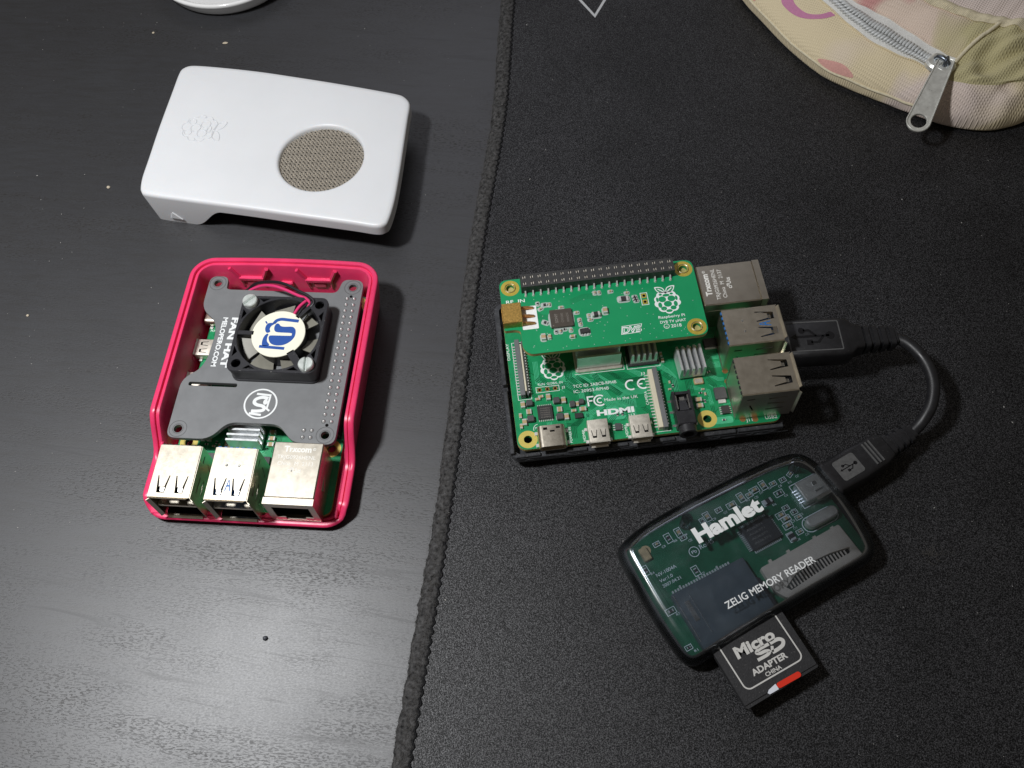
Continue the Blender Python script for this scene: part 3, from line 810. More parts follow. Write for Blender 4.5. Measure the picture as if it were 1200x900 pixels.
        for s_ in (-1,1):
            cx = s_*1.45
            m.flat([(cx-.95,2.6),(cx-.75,2.6),(cx-.35,-.2),(cx-.6,-.2)],(),3.225); m.flat([(cx+.95,2.6),(cx+.75,2.6),(cx+.35,-.2),(cx+.6,-.2)],(),3.225); m.flat([(cx-.5,-.2),(cx+.5,-.2),(cx+.42,.5),(cx-.42,.5)],(),3.225)
        obj('socket_slot', m, ['black_void'], hd, smooth=0)
        m = M()
        for s_ in (-1,1): m.cbox(s_*3.75-.45, s_*3.75+.45, -.5, .6, 0, .6, .1); m.cbox(s_*3.75-.45, s_*3.75+.45, 3.9, 5.0, 0, .5, .1)
        obj('solder_tab', m, ['solder'], hd)
    # 40-pin header: block and pins
    m = M(); m.cbox(7.1,57.9,49.96,55.04,0,2.5,.15)
    hb = obj('pin_header', m, ['black_plastic'], root, (0,0,T_))
    m = M()
    for x in PIN_X:
        for y in (51.23,53.77): m.box(x-.3,x+.3,y-.3,y+.3,2.5,7.0)
    obj('header_pins', m, ['gold_ring'], hb, smooth=0, kind='stuff')
    if full: heatsink(root, 22.6,37.1,26.6,41.2,T_+1.0,1.5,6.6,6,'x'); heatsink(root,40.4,49.2,26.2,40.8,T_+.9,1.4,5.4,5,'y')
    m = M(); m.use(0).plate(rr(22.0,37.8,25.6,42,.8,4), [], T_, T_+.7, .1); m.use(1).cbox(23.2,36.6,27,40.6,T_+.7,T_+1.0,.1)
    obj('processor', m, ['nickel_dull','nickel'], root)
    m = M(); m.cbox(39.6,49.8,25.6,41.4,T_,T_+.9,.1); obj('memory_chip', m, ['chip'], root)
    if full: heatsink(root, 55.1,63.7,18.8,27.8,T_+.9,1.3,5.6,5,'y',.03)
    else: heatsink(root, 56.6,63.4,18.6,29.4,T_+.9,1.3,6.0,4,'y')
    m = M(); m.cbox(55.6,63.4,19,27.6,T_,T_+.9,.1); obj('controller_chip', m, ['chip'], root)
    for x, y in ((56.7,31.7),(59.1,31.8),(61.3,31.8)) if not full else ((57.0,29.4),(59.0,29.6),(61.0,29.8),(62.8,30.0)):
        put(root, 'capbig' if not full else 'cap', x, y, T_, PI/2)
    # ribbon-cable sockets: body, clamp bar and rows of contacts
    for nm, xa, ya, yb, flip in (('display_socket',4.0,18.7,39.6,False), ('camera_socket',46.7,1.4,22.9,True)):
        m = M()
        if flip: m.use(0).cbox(-1.4,.1,0,yb-ya,0,2.3,.12); m.use(1).cbox(.12,1.6,-.3,yb-ya+.3,0,2.7,.12)
        else: m.use(1).cbox(-1.1,.5,-.3,yb-ya+.3,0,2.7,.12); m.use(0).cbox(.52,1.15,1.2,yb-ya-1.5,0,2.5,.1); m.use(1).cbox(1.17,1.6,0,yb-ya,0,1.9,.1)
        cs = obj(nm, m, ['cream','grey_mask'], root, (xa, ya, T_))
        m = M(); n = 18
        for i in range(n):
            y = 1.2+(yb-ya-2.4)*i/(n-1)
            if flip: m.box(-2.5,-1.4,y-.2,y+.2,0,.35); m.box(1.6,1.95,y-.3,y+.1,.6,2.2)
            else: m.box(-2.2,-1.1,y-.2,y+.2,0,.35); m.box(1.6,2.1,y-.28,y+.28,.5,1.5)
        obj('contact_pins', m, ['solder'], cs, smooth=0)
    # headphone socket
    m = M()
    m.use(0).cbox(-3.0,3.0,.3,5.2,0,5.0,.35,.4); m.box(-3.0,-2.2,5.2,12.4,0,4.6); m.box(2.2,3.0,5.2,12.4,0,4.6); m.box(-2.2,2.2,11.4,12.4,0,4.0); m.box(-2.2,2.2,5.2,11.4,0,1.2)
    m.at(Matrix(((1,0,0,0),(0,0,1,0),(0,1,0,2.6),(0,0,0,1)))).plate(circ(0,0,2.85,28),[circ(0,0,1.75,20)],-2.4,.35,.25); m.at(None)
    m.loft([[(-1.5,5.2,4.6),(1.5,5.2,4.6),(1.0,9.6,3.4),(-1.0,9.6,3.4)],[(-1.5,5.2,4.9),(1.5,5.2,4.9),(1.0,9.6,3.8),(-1.0,9.6,3.8)]])
    aj = obj('audio_socket', m, ['black_plastic'], root, (54.0,0,T_))
    m = M(); m.box(-.8,.8,9.0,10.4,1.2,3.9); m.box(-2.1,-1.7,6,11,1.2,4.2); m.box(1.7,2.1,6,11,1.2,4.2)
    for s_ in (-1,1):
        for y in (2.2,7,11): m.box(s_*3.5-.5,s_*3.5+.5,y-.4,y+.4,0,.4)
    obj('spring_contact', m, ['steel'], aj, smooth=0)
    m = M(); m.at(Matrix(((1,0,0,0),(0,0,1,0),(0,1,0,2.6),(0,0,0,1)))).plate(circ(0,0,1.74,20),[],-1.0,-.9); m.at(None)
    obj('socket_depth', m, ['black_void'], aj, smooth=0)
    # power chip cluster and other small parts
    m = pinned_chip(4.9,4.9,.85,8,'chip'); c = obj('power_chip', m, ['chip','solder'], root, (10.1,12.2,T_))
    m = M()
    for i in range(5): m.text('7N0BQ',-1.6,1.2-i*.8,.45,3.2,.865)
    obj('chip_lettering', m, ['chip_print'], c, smooth=0)
    for x,y,l,w,h in ((5.4,16.0,2.1,2.0,1.5),(5.2,10.3,2.2,2.2,1.5),(14.3,15.9,2.1,2.1,1.5),(14.7,9.9,2.3,2.2,1.5),(19.3,14.0,1.7,2.2,1.3),(22.3,14.5,1.6,1.9,1.3)): obj('inductor', inductor_mesh(l,w,h), None, root, (x,y,T_))
    for x,y,k,a in ((3.2,15.8,'capbig',PI/2),(3.1,9.4,'capbig',PI/2),(11.8,17.6,'capbig',PI/2),(16.6,15.8,'capbig',PI/2),(16.8,9.7,'capbig',PI/2),(4.9,13.6,'cap',0),(4.9,12.7,'cap',0),(14.9,13.2,'cap',0),(14.9,12.3,'cap',0),
                    (20.9,14.0,'cap',PI/2),(19.4,11.7,'cap',0),(22.4,11.8,'capbig',0),(8.3,17.4,'cap',.1),(9.4,18.2,'cap',.1),(2.0,12.0,'cap',PI/2),(1.9,8.2,'cap',PI/2),(59.9,10.4,'capbig',0),(59.9,8.2,'capbig',0),
                    (33.2,8.6,'res_s',PI/2),(34.8,8.6,'res_s',PI/2),(61.2,13.0,'res_s',0),(62.6,12.4,'cap_s',PI/2),(62.2,14.2,'cap_s',0),(62.0,9.8,'res_s',PI/2),(64.0,21.6,'cap_s',0),(65.4,20.4,'res_s',.3),(52.0,18.2,'cap_s',PI/2),(52.8,16.8,'res_s',PI/2),(51.6,15.6,'cap_s',0),(51.0,29.0,'cap',PI/2),(51.2,26.6,'cap',PI/2),
                    (22.0,38.0,'cap',0),(66.6,2.4,'res_s',0)):
        put(root, k, x, y, T_, a)
    m = M(); m.cbox(-1.3,1.3,-.9,.9,.05,.8,.1); c = obj('regulator_chip', m, ['chip'], root, (20.8,9.7,T_))
    m = pinned_chip(2.4,2.0,1.0,3); obj('regulator_chip', m, ['inductor','solder'], root, (32.7,4.0,T_), 1.5)
    m = M(); m.use(0).cbox(-1.55,1.55,-1.15,1.15,0,.8,.12,.3); m.use(1).cbox(-1.2,1.2,-.8,.8,.8,.86,.05,.2); obj('crystal', m, ['tan_cap','nickel_dull'], root, (61.4,17.3,T_))
    m = M(); m.use(0).cbox(-1.9,1.9,-2.1,2.1,.05,1.3,.15,.2); m.use(1).box(-1.2,1.2,-3.4,-2.1,0,.6); obj('power_switch_chip', m, ['inductor','solder'], root, (67.4,11.7,T_))
    m = pinned_chip(2.9,2.5,1.0,4); obj('logic_chip', m, ['chip','solder'], root, (67.8,5.7,T_), PI/2)
    m = M(); m.cbox(-2.1,2.1,-1.6,1.6,.05,1.1,.1); m.use(1).box(-1.9,1.9,-2.2,-1.62,0,.4); obj('logic_chip', m, ['chip','solder'], root, (68,31.2,T_))
    # gold test pads by J2
    m = M(); m2 = M(); w_ = M()
    for x in (9.3,11.9,14.5): m.flat(circ(x,21.0,.75,16),(),T_+.012); m2.flat(circ(x,21.0,.42,12),(),T_+.018)
    for x,y in ((70.9,20.2),(70.8,16.2),(72.6,2.0),(76.5,1.5)): m.flat(circ(x,y,1.0,16),(),T_+.012)
    obj('bare_pad', m, ['copper_pad'], root, smooth=0); obj('pad_hole', m2, ['black_void'], root, smooth=0)
    # printed marks
    z = T_+.022
    w_.text('TCC ID: 2ABCB-RPI4B',20.4,20.3,1.15,14.4,z); w_.text('IC: 20953-RPI4B',20.4,18.3,1.15,11.6,z); w_.text('Made in the UK',29.9,14.0,1.15,11.0,z)
    lg = M(); lg.text('HDMI',26.7,9.1,1.95,12.2,z,0,.05); obj('printed_logo', lg, ['silk'], root, smooth=0)
    lg = M(); berry(lg, 14.7, 29.6, 10.2, z); obj('printed_logo', lg, ['silk'], root, smooth=0)
    for cx in (39.4,43.4):
        w_.ribbon(arc(cx,19.0,1.75,60,300,16),.55,z)
    w_.ribbon([(41.7,19.0),(43.2,19.0)],.5,z)
    w_.ribbon([(24.5,12.9),(24.5,16.3),(26.5,16.3)],.5,z); w_.ribbon([(24.5,14.8),(26.0,14.8)],.5,z)
    w_.ribbon(arc(28.4,14.6,1.9,50,310,16),.5,z); w_.ribbon(arc(28.4,14.6,.85,50,310,12),.45,z)
    w_.text('RUN',9.0,22.6,.9,2.2,z); w_.text('GLOBAL_EN',12.0,22.6,.9,5.2,z); w_.text('J2',16.6,20.6,.9,1.2,z)
    w_.ribbon([(8.2,22.0),(15.8,22.0),(15.8,20.0),(8.2,20.0)],.16,z,True)
    w_.text('CAMERA',44.0,11.0,.95,5.0,z,PI/2); w_.text('HDMI0',21.9,.6,.9,4.0,z,PI/2); w_.text('HDMI1',35.6,.6,.9,4.0,z,PI/2); w_.text('J3',43.2,22.4,.9,1.5,z); w_.text('J13',36.6,7.6,.9,2.2,z); w_.text('PWR',6.2,6.8,.8,1.9,z)
    w_.text('POWER IN',17.6,.6,.9,5.6,z,PI/2); w_.text('DISPLAY',.9,33.6,.95,6.6,z,PI/2); w_.text('USB2',79.8,1.0,1.2,3.8,z); w_.text('J11',73.6,.9,1.1,2.0,z)
    w_.ribbon([(2.0,18.0),(6.4,18.0),(6.4,40.2),(2.0,40.2)],.16,z,True); w_.ribbon([(44.0,.9),(49.2,.9),(49.2,1.2)],.16,z)
    w_.ribbon([(21.6,25.2),(38.2,25.2),(38.2,30)],.16,z); w_.ribbon([(39.2,30),(39.2,25.0),(50.2,25.0),(50.2,30)],.16,z)
    w_.ribbon(arc(7.3,6.9,1.6,95,200,8),.16,z)
    obj('printed_lettering', w_, ['silk'], root, smooth=0)
    return root

# ------------------------------------------------------------------ right-hand computer in its black tray
RP, RYAW = (-.02, 126.2), .0205
tray = thing('case_tray', 'low black plastic case bottom under the green circuit board on the mouse pad', 'case bottom', (RP[0], RP[1], PADZ), RYAW)
zt = 12.5-PADZ
m = M(); o = rr(-2.7,85.9,-1.9,58.6,3.4,6)
m.loft([[(x,y,.02) for x,y in ring_off(o,7)], [(x,y,1.2) for x,y in ring_off(o,5.0)], [(x,y,3.6) for x,y in ring_off(o,.7)], [(x,y,4.4) for x,y in o], [(x,y,zt-2.6) for x,y in o], [(x,y,zt-2.4) for x,y in ring_off(o,.2)], [(x,y,zt-2.4) for x,y in ring_off(o,1.7)], [(x,y,4.8) for x,y in ring_off(o,1.9)], [(x,y,4.6) for x,y in ring_off(o,3)]])
obj('tray_shell', m, 'tray_plastic', tray, smooth=40)
wallm = M()
for y0, y1, zz in ((-.4,23.2,zt-.9),(24.6,43.4,zt-.2)): wallm.cbox(-2.55,-1.3,y0,y1,zt-2.6,zz,.15)
obj('side_wall', wallm, 'tray_plastic', tray)
wallm = M()
for x0, x1 in ((-1,7),(15.6,22),(30,35.2),(44,50.4)): wallm.cbox(x0,x1,-1.75,-.5,zt-2.6,zt-1.5,.2)
wallm.cbox(58.4,70,-1.75,-.4,zt-2.6,zt-1.3,.2); wallm.cbox(70.6,85.2,-1.7,-.4,zt-2.6,zt-1.1,.2)
obj('front_wall', wallm, 'tray_plastic', tray)
wallm = M(); q = random.Random(2)
for k in range(26):
    x = q.uniform(0,84); l = q.uniform(1.5,7); wallm.tube([(x,-1.95,zt-2.7-q.uniform(0,1.6)),(x+l/2,-2.0-q.uniform(0,.15),zt-2.8-q.uniform(0,1.4)),(x+l,-1.95,zt-2.7-q.uniform(0,1.6))],.10,4)
obj('rough_seam', wallm, 'tray_plastic', tray)

pi_r = thing('computer_board', 'bare green single-board computer with a smaller tuner board on top, on the mouse pad', 'circuit board', (RP[0], RP[1], 12.5-T_), RYAW, 'single-board computers')
computer_board(pi_r, True)

# ------------------------------------------------------------------ tuner board plugged on top of it
TZ = 27.2-1.5
tun = thing('tuner_board', 'small bright green tuner board with a brass aerial socket, plugged onto the larger board', 'circuit board', (RP[0], RP[1], TZ), RYAW)
K = 1.5
out = round_poly([(0,56),(7.1,56),(7.1,49.9),(58.2,50.1),(58.4,56),(65,56),(65,26.2),(7.3,26.2),(5.2,28.6),(5.2,35.4),(3.4,36.0),(0,36.0)], [2.8,.2,.2,.2,.2,3.2,3.2,2.2,1.6,1.2,.8,.6], 5)
m = M(); m.plate(out, [circ(x,y,1.38,20) for x,y in ((3.5,52.5),(61.5,52.5),(61.5,29.5))], .15, K)
obj('board', m, 'green_mask_tuner', tun, smooth=0)
m = M(); m.plate(out, [], 0.0, .148); 
m.loft([[(x,y,.2) for x,y in ring_off(ccw(out),-.02)],[(x,y,K-.15) for x,y in ring_off(ccw(out),-.02)]], False, False)
obj('board_edge', m, 'board_edge', tun, smooth=0)
r = M(); r.flat(circ(0,0,3.1,28),[circ(0,0,1.36,20)],0); rm = r.mesh('mounting_ring', ['gold_ring'], 0)
for x, y in ((3.5,52.5),(61.5,52.5),(61.5,29.5)): obj('mounting_ring', rm, None, tun, (x,y,K+.015))
lp = M(); lp.tube([(1.75*math.cos(2*PI*k/24),1.75*math.sin(2*PI*k/24),0) for k in range(25)],.16,6,False); lm = lp.mesh('solder_rim', ['nickel'], 60)
for x, y in ((3.5,52.5),(61.5,52.5),(61.5,29.5)): obj('solder_rim', lm, None, tun, (x,y,K+.05))
# through header: block standing proud of the board with 2 x 20 sockets
m = M(); m.plate([(7.2,49.96),(58.0,49.96),(58.0,55.04),(7.2,55.04)], [[(x-.5,y-.5),(x+.5,y-.5),(x+.5,y+.5),(x-.5,y+.5)] for x in PIN_X for y in (51.23,53.77)], -8.5, 5.0)
hd = obj('socket_header', m, 'header_plastic', tun, smooth=0)
m = M(); m.box(7.5,57.7,50.3,54.7,-8.3,3.2); obj('socket_depth', m, 'black_void', hd, smooth=0)
m = M()
for x in PIN_X:
    for y in (51.23,53.77): m.box(x-.46,x-.2,y-.42,y+.42,3.2,4.9); m.box(x+.2,x+.46,y-.42,y+.42,3.2,5.03)
obj('header_contacts', m, 'nickel_dull', hd, smooth=0)
m = M()
for x in PIN_X: m.loft([[(x-.28+.0,49.9,K),(x+.28,49.9,K),(x+.28,48.7,K),(x-.28,48.7,K)],[(x-.22,49.96,K+1.2),(x+.22,49.96,K+1.2),(x+.25,48.9,K+.35),(x-.25,48.9,K+.35)]]); m.cyl(x,48.75,K,K+.5,.5,.28,8)
obj('solder_joint', m, 'solder', tun)
m = M()
m.flat(rr(6.0,11.2,35.6,44.6,.3), (), K+.016)
obj('pad_ground', m, 'silk', tun, smooth=0)
m = M(); m.cbox(-.1,6.2,36.9,44.6,.0,4.6,.18); m.box(-.3,-.1,38,43.6,.4,4.0)
rf = obj('aerial_socket', m, 'brass', tun, smooth=20)
for y in (37.6,40.4,43.6):
    m = M(); m.tube([(6.1,y,.9+K),(8.4,y,.7+K),(10.2,y,.3+K)],[.55,.55,.4],8)
    obj('socket_leg', m, 'copper_pad', rf)
halo_m = M()
m = M(); m.cbox(15.2,22.4,34.7,41.5,K+.02,K+.9,.08); ch = obj('tuner_chip', m, 'chip_brown', tun)
m = M()
m.text('SONY',17.6,36.3,.95,3.6,K+.915,PI/2,.03); m.text('CXD2880',19.4,36.3,.75,3.6,K+.915,PI/2); m.text('804H25E',21.2,36.3,.75,3.6,K+.915,PI/2); m.flat(circ(15.9,35.4,.22,8),(),K+.915)
obj('chip_lettering', m, 'chip_print', ch, smooth=0)
halo(halo_m, 18.8, 38.1, 8.4, 8.0, K+.010)
for x,y,k,a in ((11.8,45.0,'res_s',PI/2),(12.5,42.9,'cap_s',.4),(15.6,44.2,'cap_s',PI/2),(19.3,42.6,'cap_s',0),(24.0,39.9,'cap_s',0),(24.6,36.9,'cap_s',PI/2),(24.7,35.3,'cap_s',PI/2),(16.5,33.4,'res_s',PI/2),(17.9,33.4,'cap_s',PI/2),(19.3,34.0,'res_s',0),(21.3,33.5,'cap_s',PI/2),
                (12.2,31.7,'capbig',PI/2),(14.2,31.7,'cap',PI/2),(21.5,30.9,'cap',0),(27.8,38.2,'cap_s',PI/2),(28.1,36.6,'cap_s',0),(33.3,39.2,'capbig',PI/2),(31.0,46.8,'cap_s',PI/2),(32.4,46.7,'cap_s',PI/2),(36.2,46.7,'cap_s',0),(41.4,45.4,'cap_s',0),(43.7,43.6,'res_s',0),(43.8,42.7,'res_s',0),(44.0,41.8,'res_s',0)):
    put(tun, k, x, y, K+.02, a); halo(halo_m, x, y, 2.0 if 'big' not in k else 3.0, 1.5 if 'big' not in k else 2.2, K+.011, a)
put(tun,'res',14.1,44.3,K+.02,0); halo(halo_m,14.1,44.3,2.8,2.0,K+.012)
put(tun,'tant',30.1,38.0,K+.02,.05); halo(halo_m,30.1,38.0,3.8,2.6,K+.012)
put(tun,'bigres',40.0,43.1,K+.02,0); halo(halo_m,40.0,43.1,4.4,2.8,K+.012)
put(tun,'res',13.5,37.4,K+.02,-.5); halo(halo_m,13.5,37.4,2.7,2.0,K+.012,-.5)
m = pinned_chip(2.9,1.7,1.0,3); obj('regulator_chip', m, ['chip','solder'], tun, (25.6,32.3,K+.02), .05); halo(halo_m,25.6,32.3,3.9,3.4,K+.0125)
obj('mask_halo', halo_m, 'silk_dim', tun, smooth=0)
w_ = M(); z = K+.024
w_.text('RF  IN',1.6,46.4,1.35,6.2,z,0,.01); obj('printed_lettering', w_, 'silk', tun, smooth=0)
w_ = M(); berry(w_, 54.0, 41.2, 10.4, z); obj('printed_logo', w_, 'silk', tun, smooth=0); w_ = M()
w_.text('Raspberry Pi',54.3,34.0,1.05,8.6,z,0,.01,0,'C'); w_.text('DVB TV µHAT',54.4,32.1,1.05,8.4,z,0,.01,0,'C'); w_.text('2018',53.4,30.2,1.25,3.4,z,0,.01)
w_.ribbon(circ(52.0,30.9,.85,18),.18,z,True); w_.text('c',51.62,30.45,.8,.75,z)
w_.ribbon([(45.7,44.7),(47.9,44.7),(47.9,40.0),(45.7,40.0)],.2,z,True)
obj('printed_lettering', w_, 'silk', tun, smooth=0)
w_ = M(); w_.ribbon([(37.2,29.7),(43.2,29.9),(44.2,32.9),(37.8,32.7)],.2,z,True); w_.text('DVB',37.5,30.1,2.25,6.4,z,0,.06,.15); obj('printed_logo', w_, 'silk', tun, smooth=0)
w_ = M(); w_.text('DVB',37.75,30.3,1.85,5.9,z+.012,0,-.012,.15); obj('lettering_core', w_, 'green_mask_tuner', tun, smooth=0)
m = M(); m2 = M()
for y in (43.6,41.2): m.flat(rr(46.0,47.6,y-.85,y+.85,.15),(),K+.014); m2.flat(circ(46.8,y,.5,12),(),K+.02)
obj('bare_pad', m, 'gold_ring', tun, smooth=0); obj('pad_hole', m2, 'black_void', tun, smooth=0)
m = M(); q = random.Random(9)
for k in range(70): m.flat(circ(q.uniform(8,63),q.uniform(27.5,47.5),.16,6),(),K+.008)
for k in range(12): m.flat(circ(3+k*5,27.2+.0*k,.16,6),(),K+.008) if k > 1 else None
obj('via_dots', m, 'silk_dim', tun, smooth=0)
m = M()
for k in range(9): m.ribbon([(10.5+.0*k,42.6-k*.35),(12.5,40.8-k*.3),(15,40.2-k*.3)],.12,K+.006)
for k in range(6): m.ribbon([(22.5,43.4+k*.38),(27,45.0+k*.38),(33,44.6+k*.38)],.12,K+.006)
obj('copper_runs', m, 'via', tun, smooth=0)

# ------------------------------------------------------------------ left-hand computer: red case bottom
LP, LYAW = (-104.01, 206.26), -1.7265
case = thing('case_bottom', 'open red plastic case bottom holding a computer with a fan, on the black desk', 'case bottom', (LP[0], LP[1], 0), LYAW)
o = rr(-5.2,88.7,-6.2,61.9,8.0,9)
o2 = []
for i in range(len(o)):
    a = Vector(o[i]); b = Vector(o[(i+1) % len(o)]); n = max(1, int((b-a).length/2.0))
    for k in range(n): o2.append(tuple(a.lerp(b, k/n)))
def bulge(p):
    x, y = p
    f = max(0, 1-((y-28)/32.0)**2)
    if x < 20: x -= .9*f*max(0, (20-x)/25)
    return (x, y)
o = ccw([bulge(p) for p in o2])
def sstep(a, b, x): t = max(0, min(1, (x-a)/(b-a))); return t*t*(3-2*t)
def rimz(p):
    x, y = p
    z = 17.8-11.0*sstep(56, 69, x)
    z -= 3.2*sstep(82.5, 86.5, x)
    return z
def ringz(d, f): return [(x, y, f(*p)) for (x, y), p in zip(ring_off(o, d), o)]
m = M()
m.loft([ringz(4.6, lambda x,y: .02), ringz(2.9, lambda x,y: .3), ringz(2.1, lambda x,y: 1.6), ringz(1.0, lambda x,y: rimz((x,y))*.5), ringz(0, lambda x,y: rimz((x,y))-.7), ringz(.18, lambda x,y: rimz((x,y))-.2), ringz(.6, lambda x,y: rimz((x,y))),
        ringz(1.65, lambda x,y: rimz((x,y))), ringz(1.8, lambda x,y: rimz((x,y))-.2), ringz(1.85, lambda x,y: rimz((x,y))-1.1), ringz(2.25, lambda x,y: rimz((x,y))-1.1), ringz(2.4, lambda x,y: rimz((x,y))-.5),
        ringz(3.2, lambda x,y: rimz((x,y))-.5), ringz(3.35, lambda x,y: rimz((x,y))-.8), ringz(4.1, lambda x,y: max(1.8, min(rimz((x,y))-2.5, 8))), ringz(4.9, lambda x,y: 1.6)])
obj('case_shell', m, 'red_plastic', case, smooth=50)
for y0, y1 in ((7.0, 20.5), (31.5, 45.5)):            # clips on the rear wall: slanted cheeks joined by a bar
    m = M(); m.cbox(-2.3,-.9,y0+2.2,y1-2.2,10.2,11.6,.2)
    for ya, yb in ((y0, y0+2.4), (y1, y1-2.4)):
        m.tube([(-2.0,ya,16.2),(-1.9,yb,11.2)], .75, 6)
        m.tube([(-1.7,yb,11.2),(-1.7,yb+(.4 if yb > ya else -.4),6.5)], .65, 6)
    m.cbox(-2.2,-1.2,(y0+y1)/2-2.2,(y0+y1)/2+2.2,7.2,9.0,.2)
    obj('clip', m, 'red_plastic', case)
m = M(); m.cbox(-2.2,-.6,24.2,28.6,7.6,9.6,.4,.6); obj('card_slot_lip', m, 'red_plastic', case)
m = M()
for y0, y1, x1 in ((-3.4, 1.0, 86.3), (16.6, 19.5, 86.0), (34.5, 37.2, 86.0)): m.cbox(84.8,x1+.8,y0,y1,1.6,3.9,.3)
m.cbox(67,86,57.4,58.3,1.6,5.0,.25)
obj('port_rib', m, 'red_plastic', case)
m = M()
for y0, y1 in ((-3.6,-2.6),): m.cbox(18,66,y0,y1,1.6,9.5,.3)
for k in range(6): m.cbox(20+k*5,21+k*5,-2.6,-1.6,1.6,7,.2)
obj('side_rib', m, 'red_plastic', case)
for x, y in ((3.5,3.5),(61.5,3.5),(3.5,52.5),(61.5,52.5)):
    m = M(); m.cyl(x,y,1.5,2.68,2.6,2.3,16); obj('standoff', m, 'red_plastic', case)

pi_l = thing('computer_board', 'green single-board computer sunk in the red case, mostly hidden under the grey fan board', 'circuit board', (LP[0], LP[1], 4.08-T_), LYAW, 'single-board computers')
computer_board(pi_l, False)

# ------------------------------------------------------------------ fan board
FZ = 14.4-1.6; K2 = 1.6
fan = thing('fan_board', 'matte grey board with a small black fan, plugged in inside the red case', 'circuit board', (LP[0], LP[1], FZ), LYAW)
out = round_poly([(.4,.2),(14.4,.2),(19.5,6.2),(24.5,7.5),(34.5,7.0),(38.8,5.4),(43.0,.1),(64.8,.1),(64.8,14.6),(58.4,19.6),(58.4,36.5),(64.6,42.4),(64.9,56.1),(.2,56.1),(.2,48.6),(6.0,47.2),(6.0,8.4),(5.6,7.2),(.4,6.8)],
                 [3,4,3,4,3,3,4,3,3.5,3,2.5,2.5,3.2,3.2,2.0,2.0,1.2,.5,3], 5)
hat_holes = [circ(x,y,1.4,20) for x,y in ((3.5,3.5),(61.5,3.5),(3.5,52.5),(61.5,52.5))]+[round_poly([(43.9,2.9),(45.3,2.9),(45.3,19.6),(43.9,19.6)],.7,4), circ(7.3,52.5,.55,12), circ(57.9,52.5,.55,12)]
m = M(); m.plate(out, hat_holes, 0, K2, .08)
obj('board', m, 'grey_mask', fan, smooth=25)
m = M(); m.ribbon(circ(0,0,2.9,30),.22,0,True); m.ribbon(circ(0,0,1.75,24),.2,0,True); hm = m.mesh('hole_outline', ['inductor'], 0)
for x, y in ((3.5,3.5),(61.5,3.5),(3.5,52.5),(61.5,52.5)): obj('hole_outline', hm, None, fan, (x,y,K2+.012))
m = M(); m.cyl(0,0,0,.7,.52,.30,12,.12); pm = m.mesh('solder_pin', ['solder'], 60)
m = M(); m.flat(circ(0,0,.72,14),(),.012); rgm = m.mesh('pin_pad', ['inductor'], 0)
pins = [(x,y) for x in PIN_X for y in (51.23,53.77)]+[(x,y) for x in (60.1,62.6) for y in (45.3,47.9)]
for x, y in pins:
    obj('solder_pin', pm, None, fan, (x,y,K2)); 
m = M()
for x, y in pins: m.flat(circ(x,y,.78,14),(),K2+.012)
obj('pin_pads', m, 'inductor', fan, smooth=0)
m = M(); m.cbox(7.2,57.9,49.96,55.04,-8.4,-.02,.1); obj('socket_header', m, 'black_plastic', fan)
w_ = M(); z = K2+.016
w_.text('FAN HAT',17.8,12.1,2.35,20.2,z,0,.045); obj('printed_lettering', w_, 'white_print', fan, smooth=0)
w_ = M(); w_.text('MELOPERO.COM',17.9,8.9,1.7,19.8,z,0,.035)
obj('printed_lettering', w_, 'white_print', fan, smooth=0)
w_ = M()
w_.ribbon(circ(51.1,29.0,5.35,48),.55,z,True)
def MG(p): return [(51.1+(y-95)*.077, 29.0+(x-578)*.069) for x, y in p]    # ring monogram
w_.ribbon(MG([(550,48),(622,53)]),.75,z)
w_.ribbon(MG(catmull([(610,68),(580,64),(552,74),(546,90),(562,101),(586,105),(600,113),(596,126),(570,131),(540,132)],5)),1.15,z+.002)
w_.flat(MG(circ(600,86,11,18,13)),(),z+.004)
w_.ribbon(MG([(618,58),(613,118),(628,128)]),.65,z+.006)
w_.ribbon(MG([(532,143),(592,149)]),.8,z+.002)
obj('printed_logo', w_, 'white_print', fan, smooth=0)
# the fan itself
fx, fy, fz = 28.0, 32.3, K2
m = M(); fh = 7.0
cor = [(fx+a*12,fy+b*12) for a in (-1,1) for b in (-1,1)]
hl = [circ(fx,fy,13.95,48)]+[circ(x,y,1.55,18) for x, y in cor]
for a in (-1,1):
    for b in (-1,1):
        hl.append([(fx+a*13.9,fy+b*5.4),(fx+a*13.9,fy+b*9.3),(fx+a*12.6,fy+b*7.6)]); hl.append([(fx+a*5.4,fy+b*13.9),(fx+a*9.3,fy+b*13.9),(fx+a*7.6,fy+b*12.6)])
fo = rr(fx-15,fx+15,fy-15,fy+15,2.6,5)
m.plate(fo, hl, fz+fh-1.2, fz+fh, .12)
m.plate(fo, [circ(fx,fy,13.95,48)]+[circ(x,y,1.5,12) for x, y in cor], fz+.02, fz+1.1)
m.loft([[(x,y,fz+1.1) for x,y in ring_off(ccw(fo),.25)],[(x,y,fz+fh-1.2) for x,y in ring_off(ccw(fo),.25)]], False, False)
c = circ(fx,fy,13.95,48); m.loft([[(x,y,fz+1.1) for x,y in reversed(c)],[(x,y,fz+fh-1.2) for x,y in reversed(c)]], False, False)
c = circ(fx,fy,14.3,48); m.loft([[(x,y,fz+1.1) for x,y in c],[(x,y,fz+fh-1.2) for x,y in c]], False, False)
ff = obj('fan_frame', m, 'fan_plastic', fan, smooth=30)
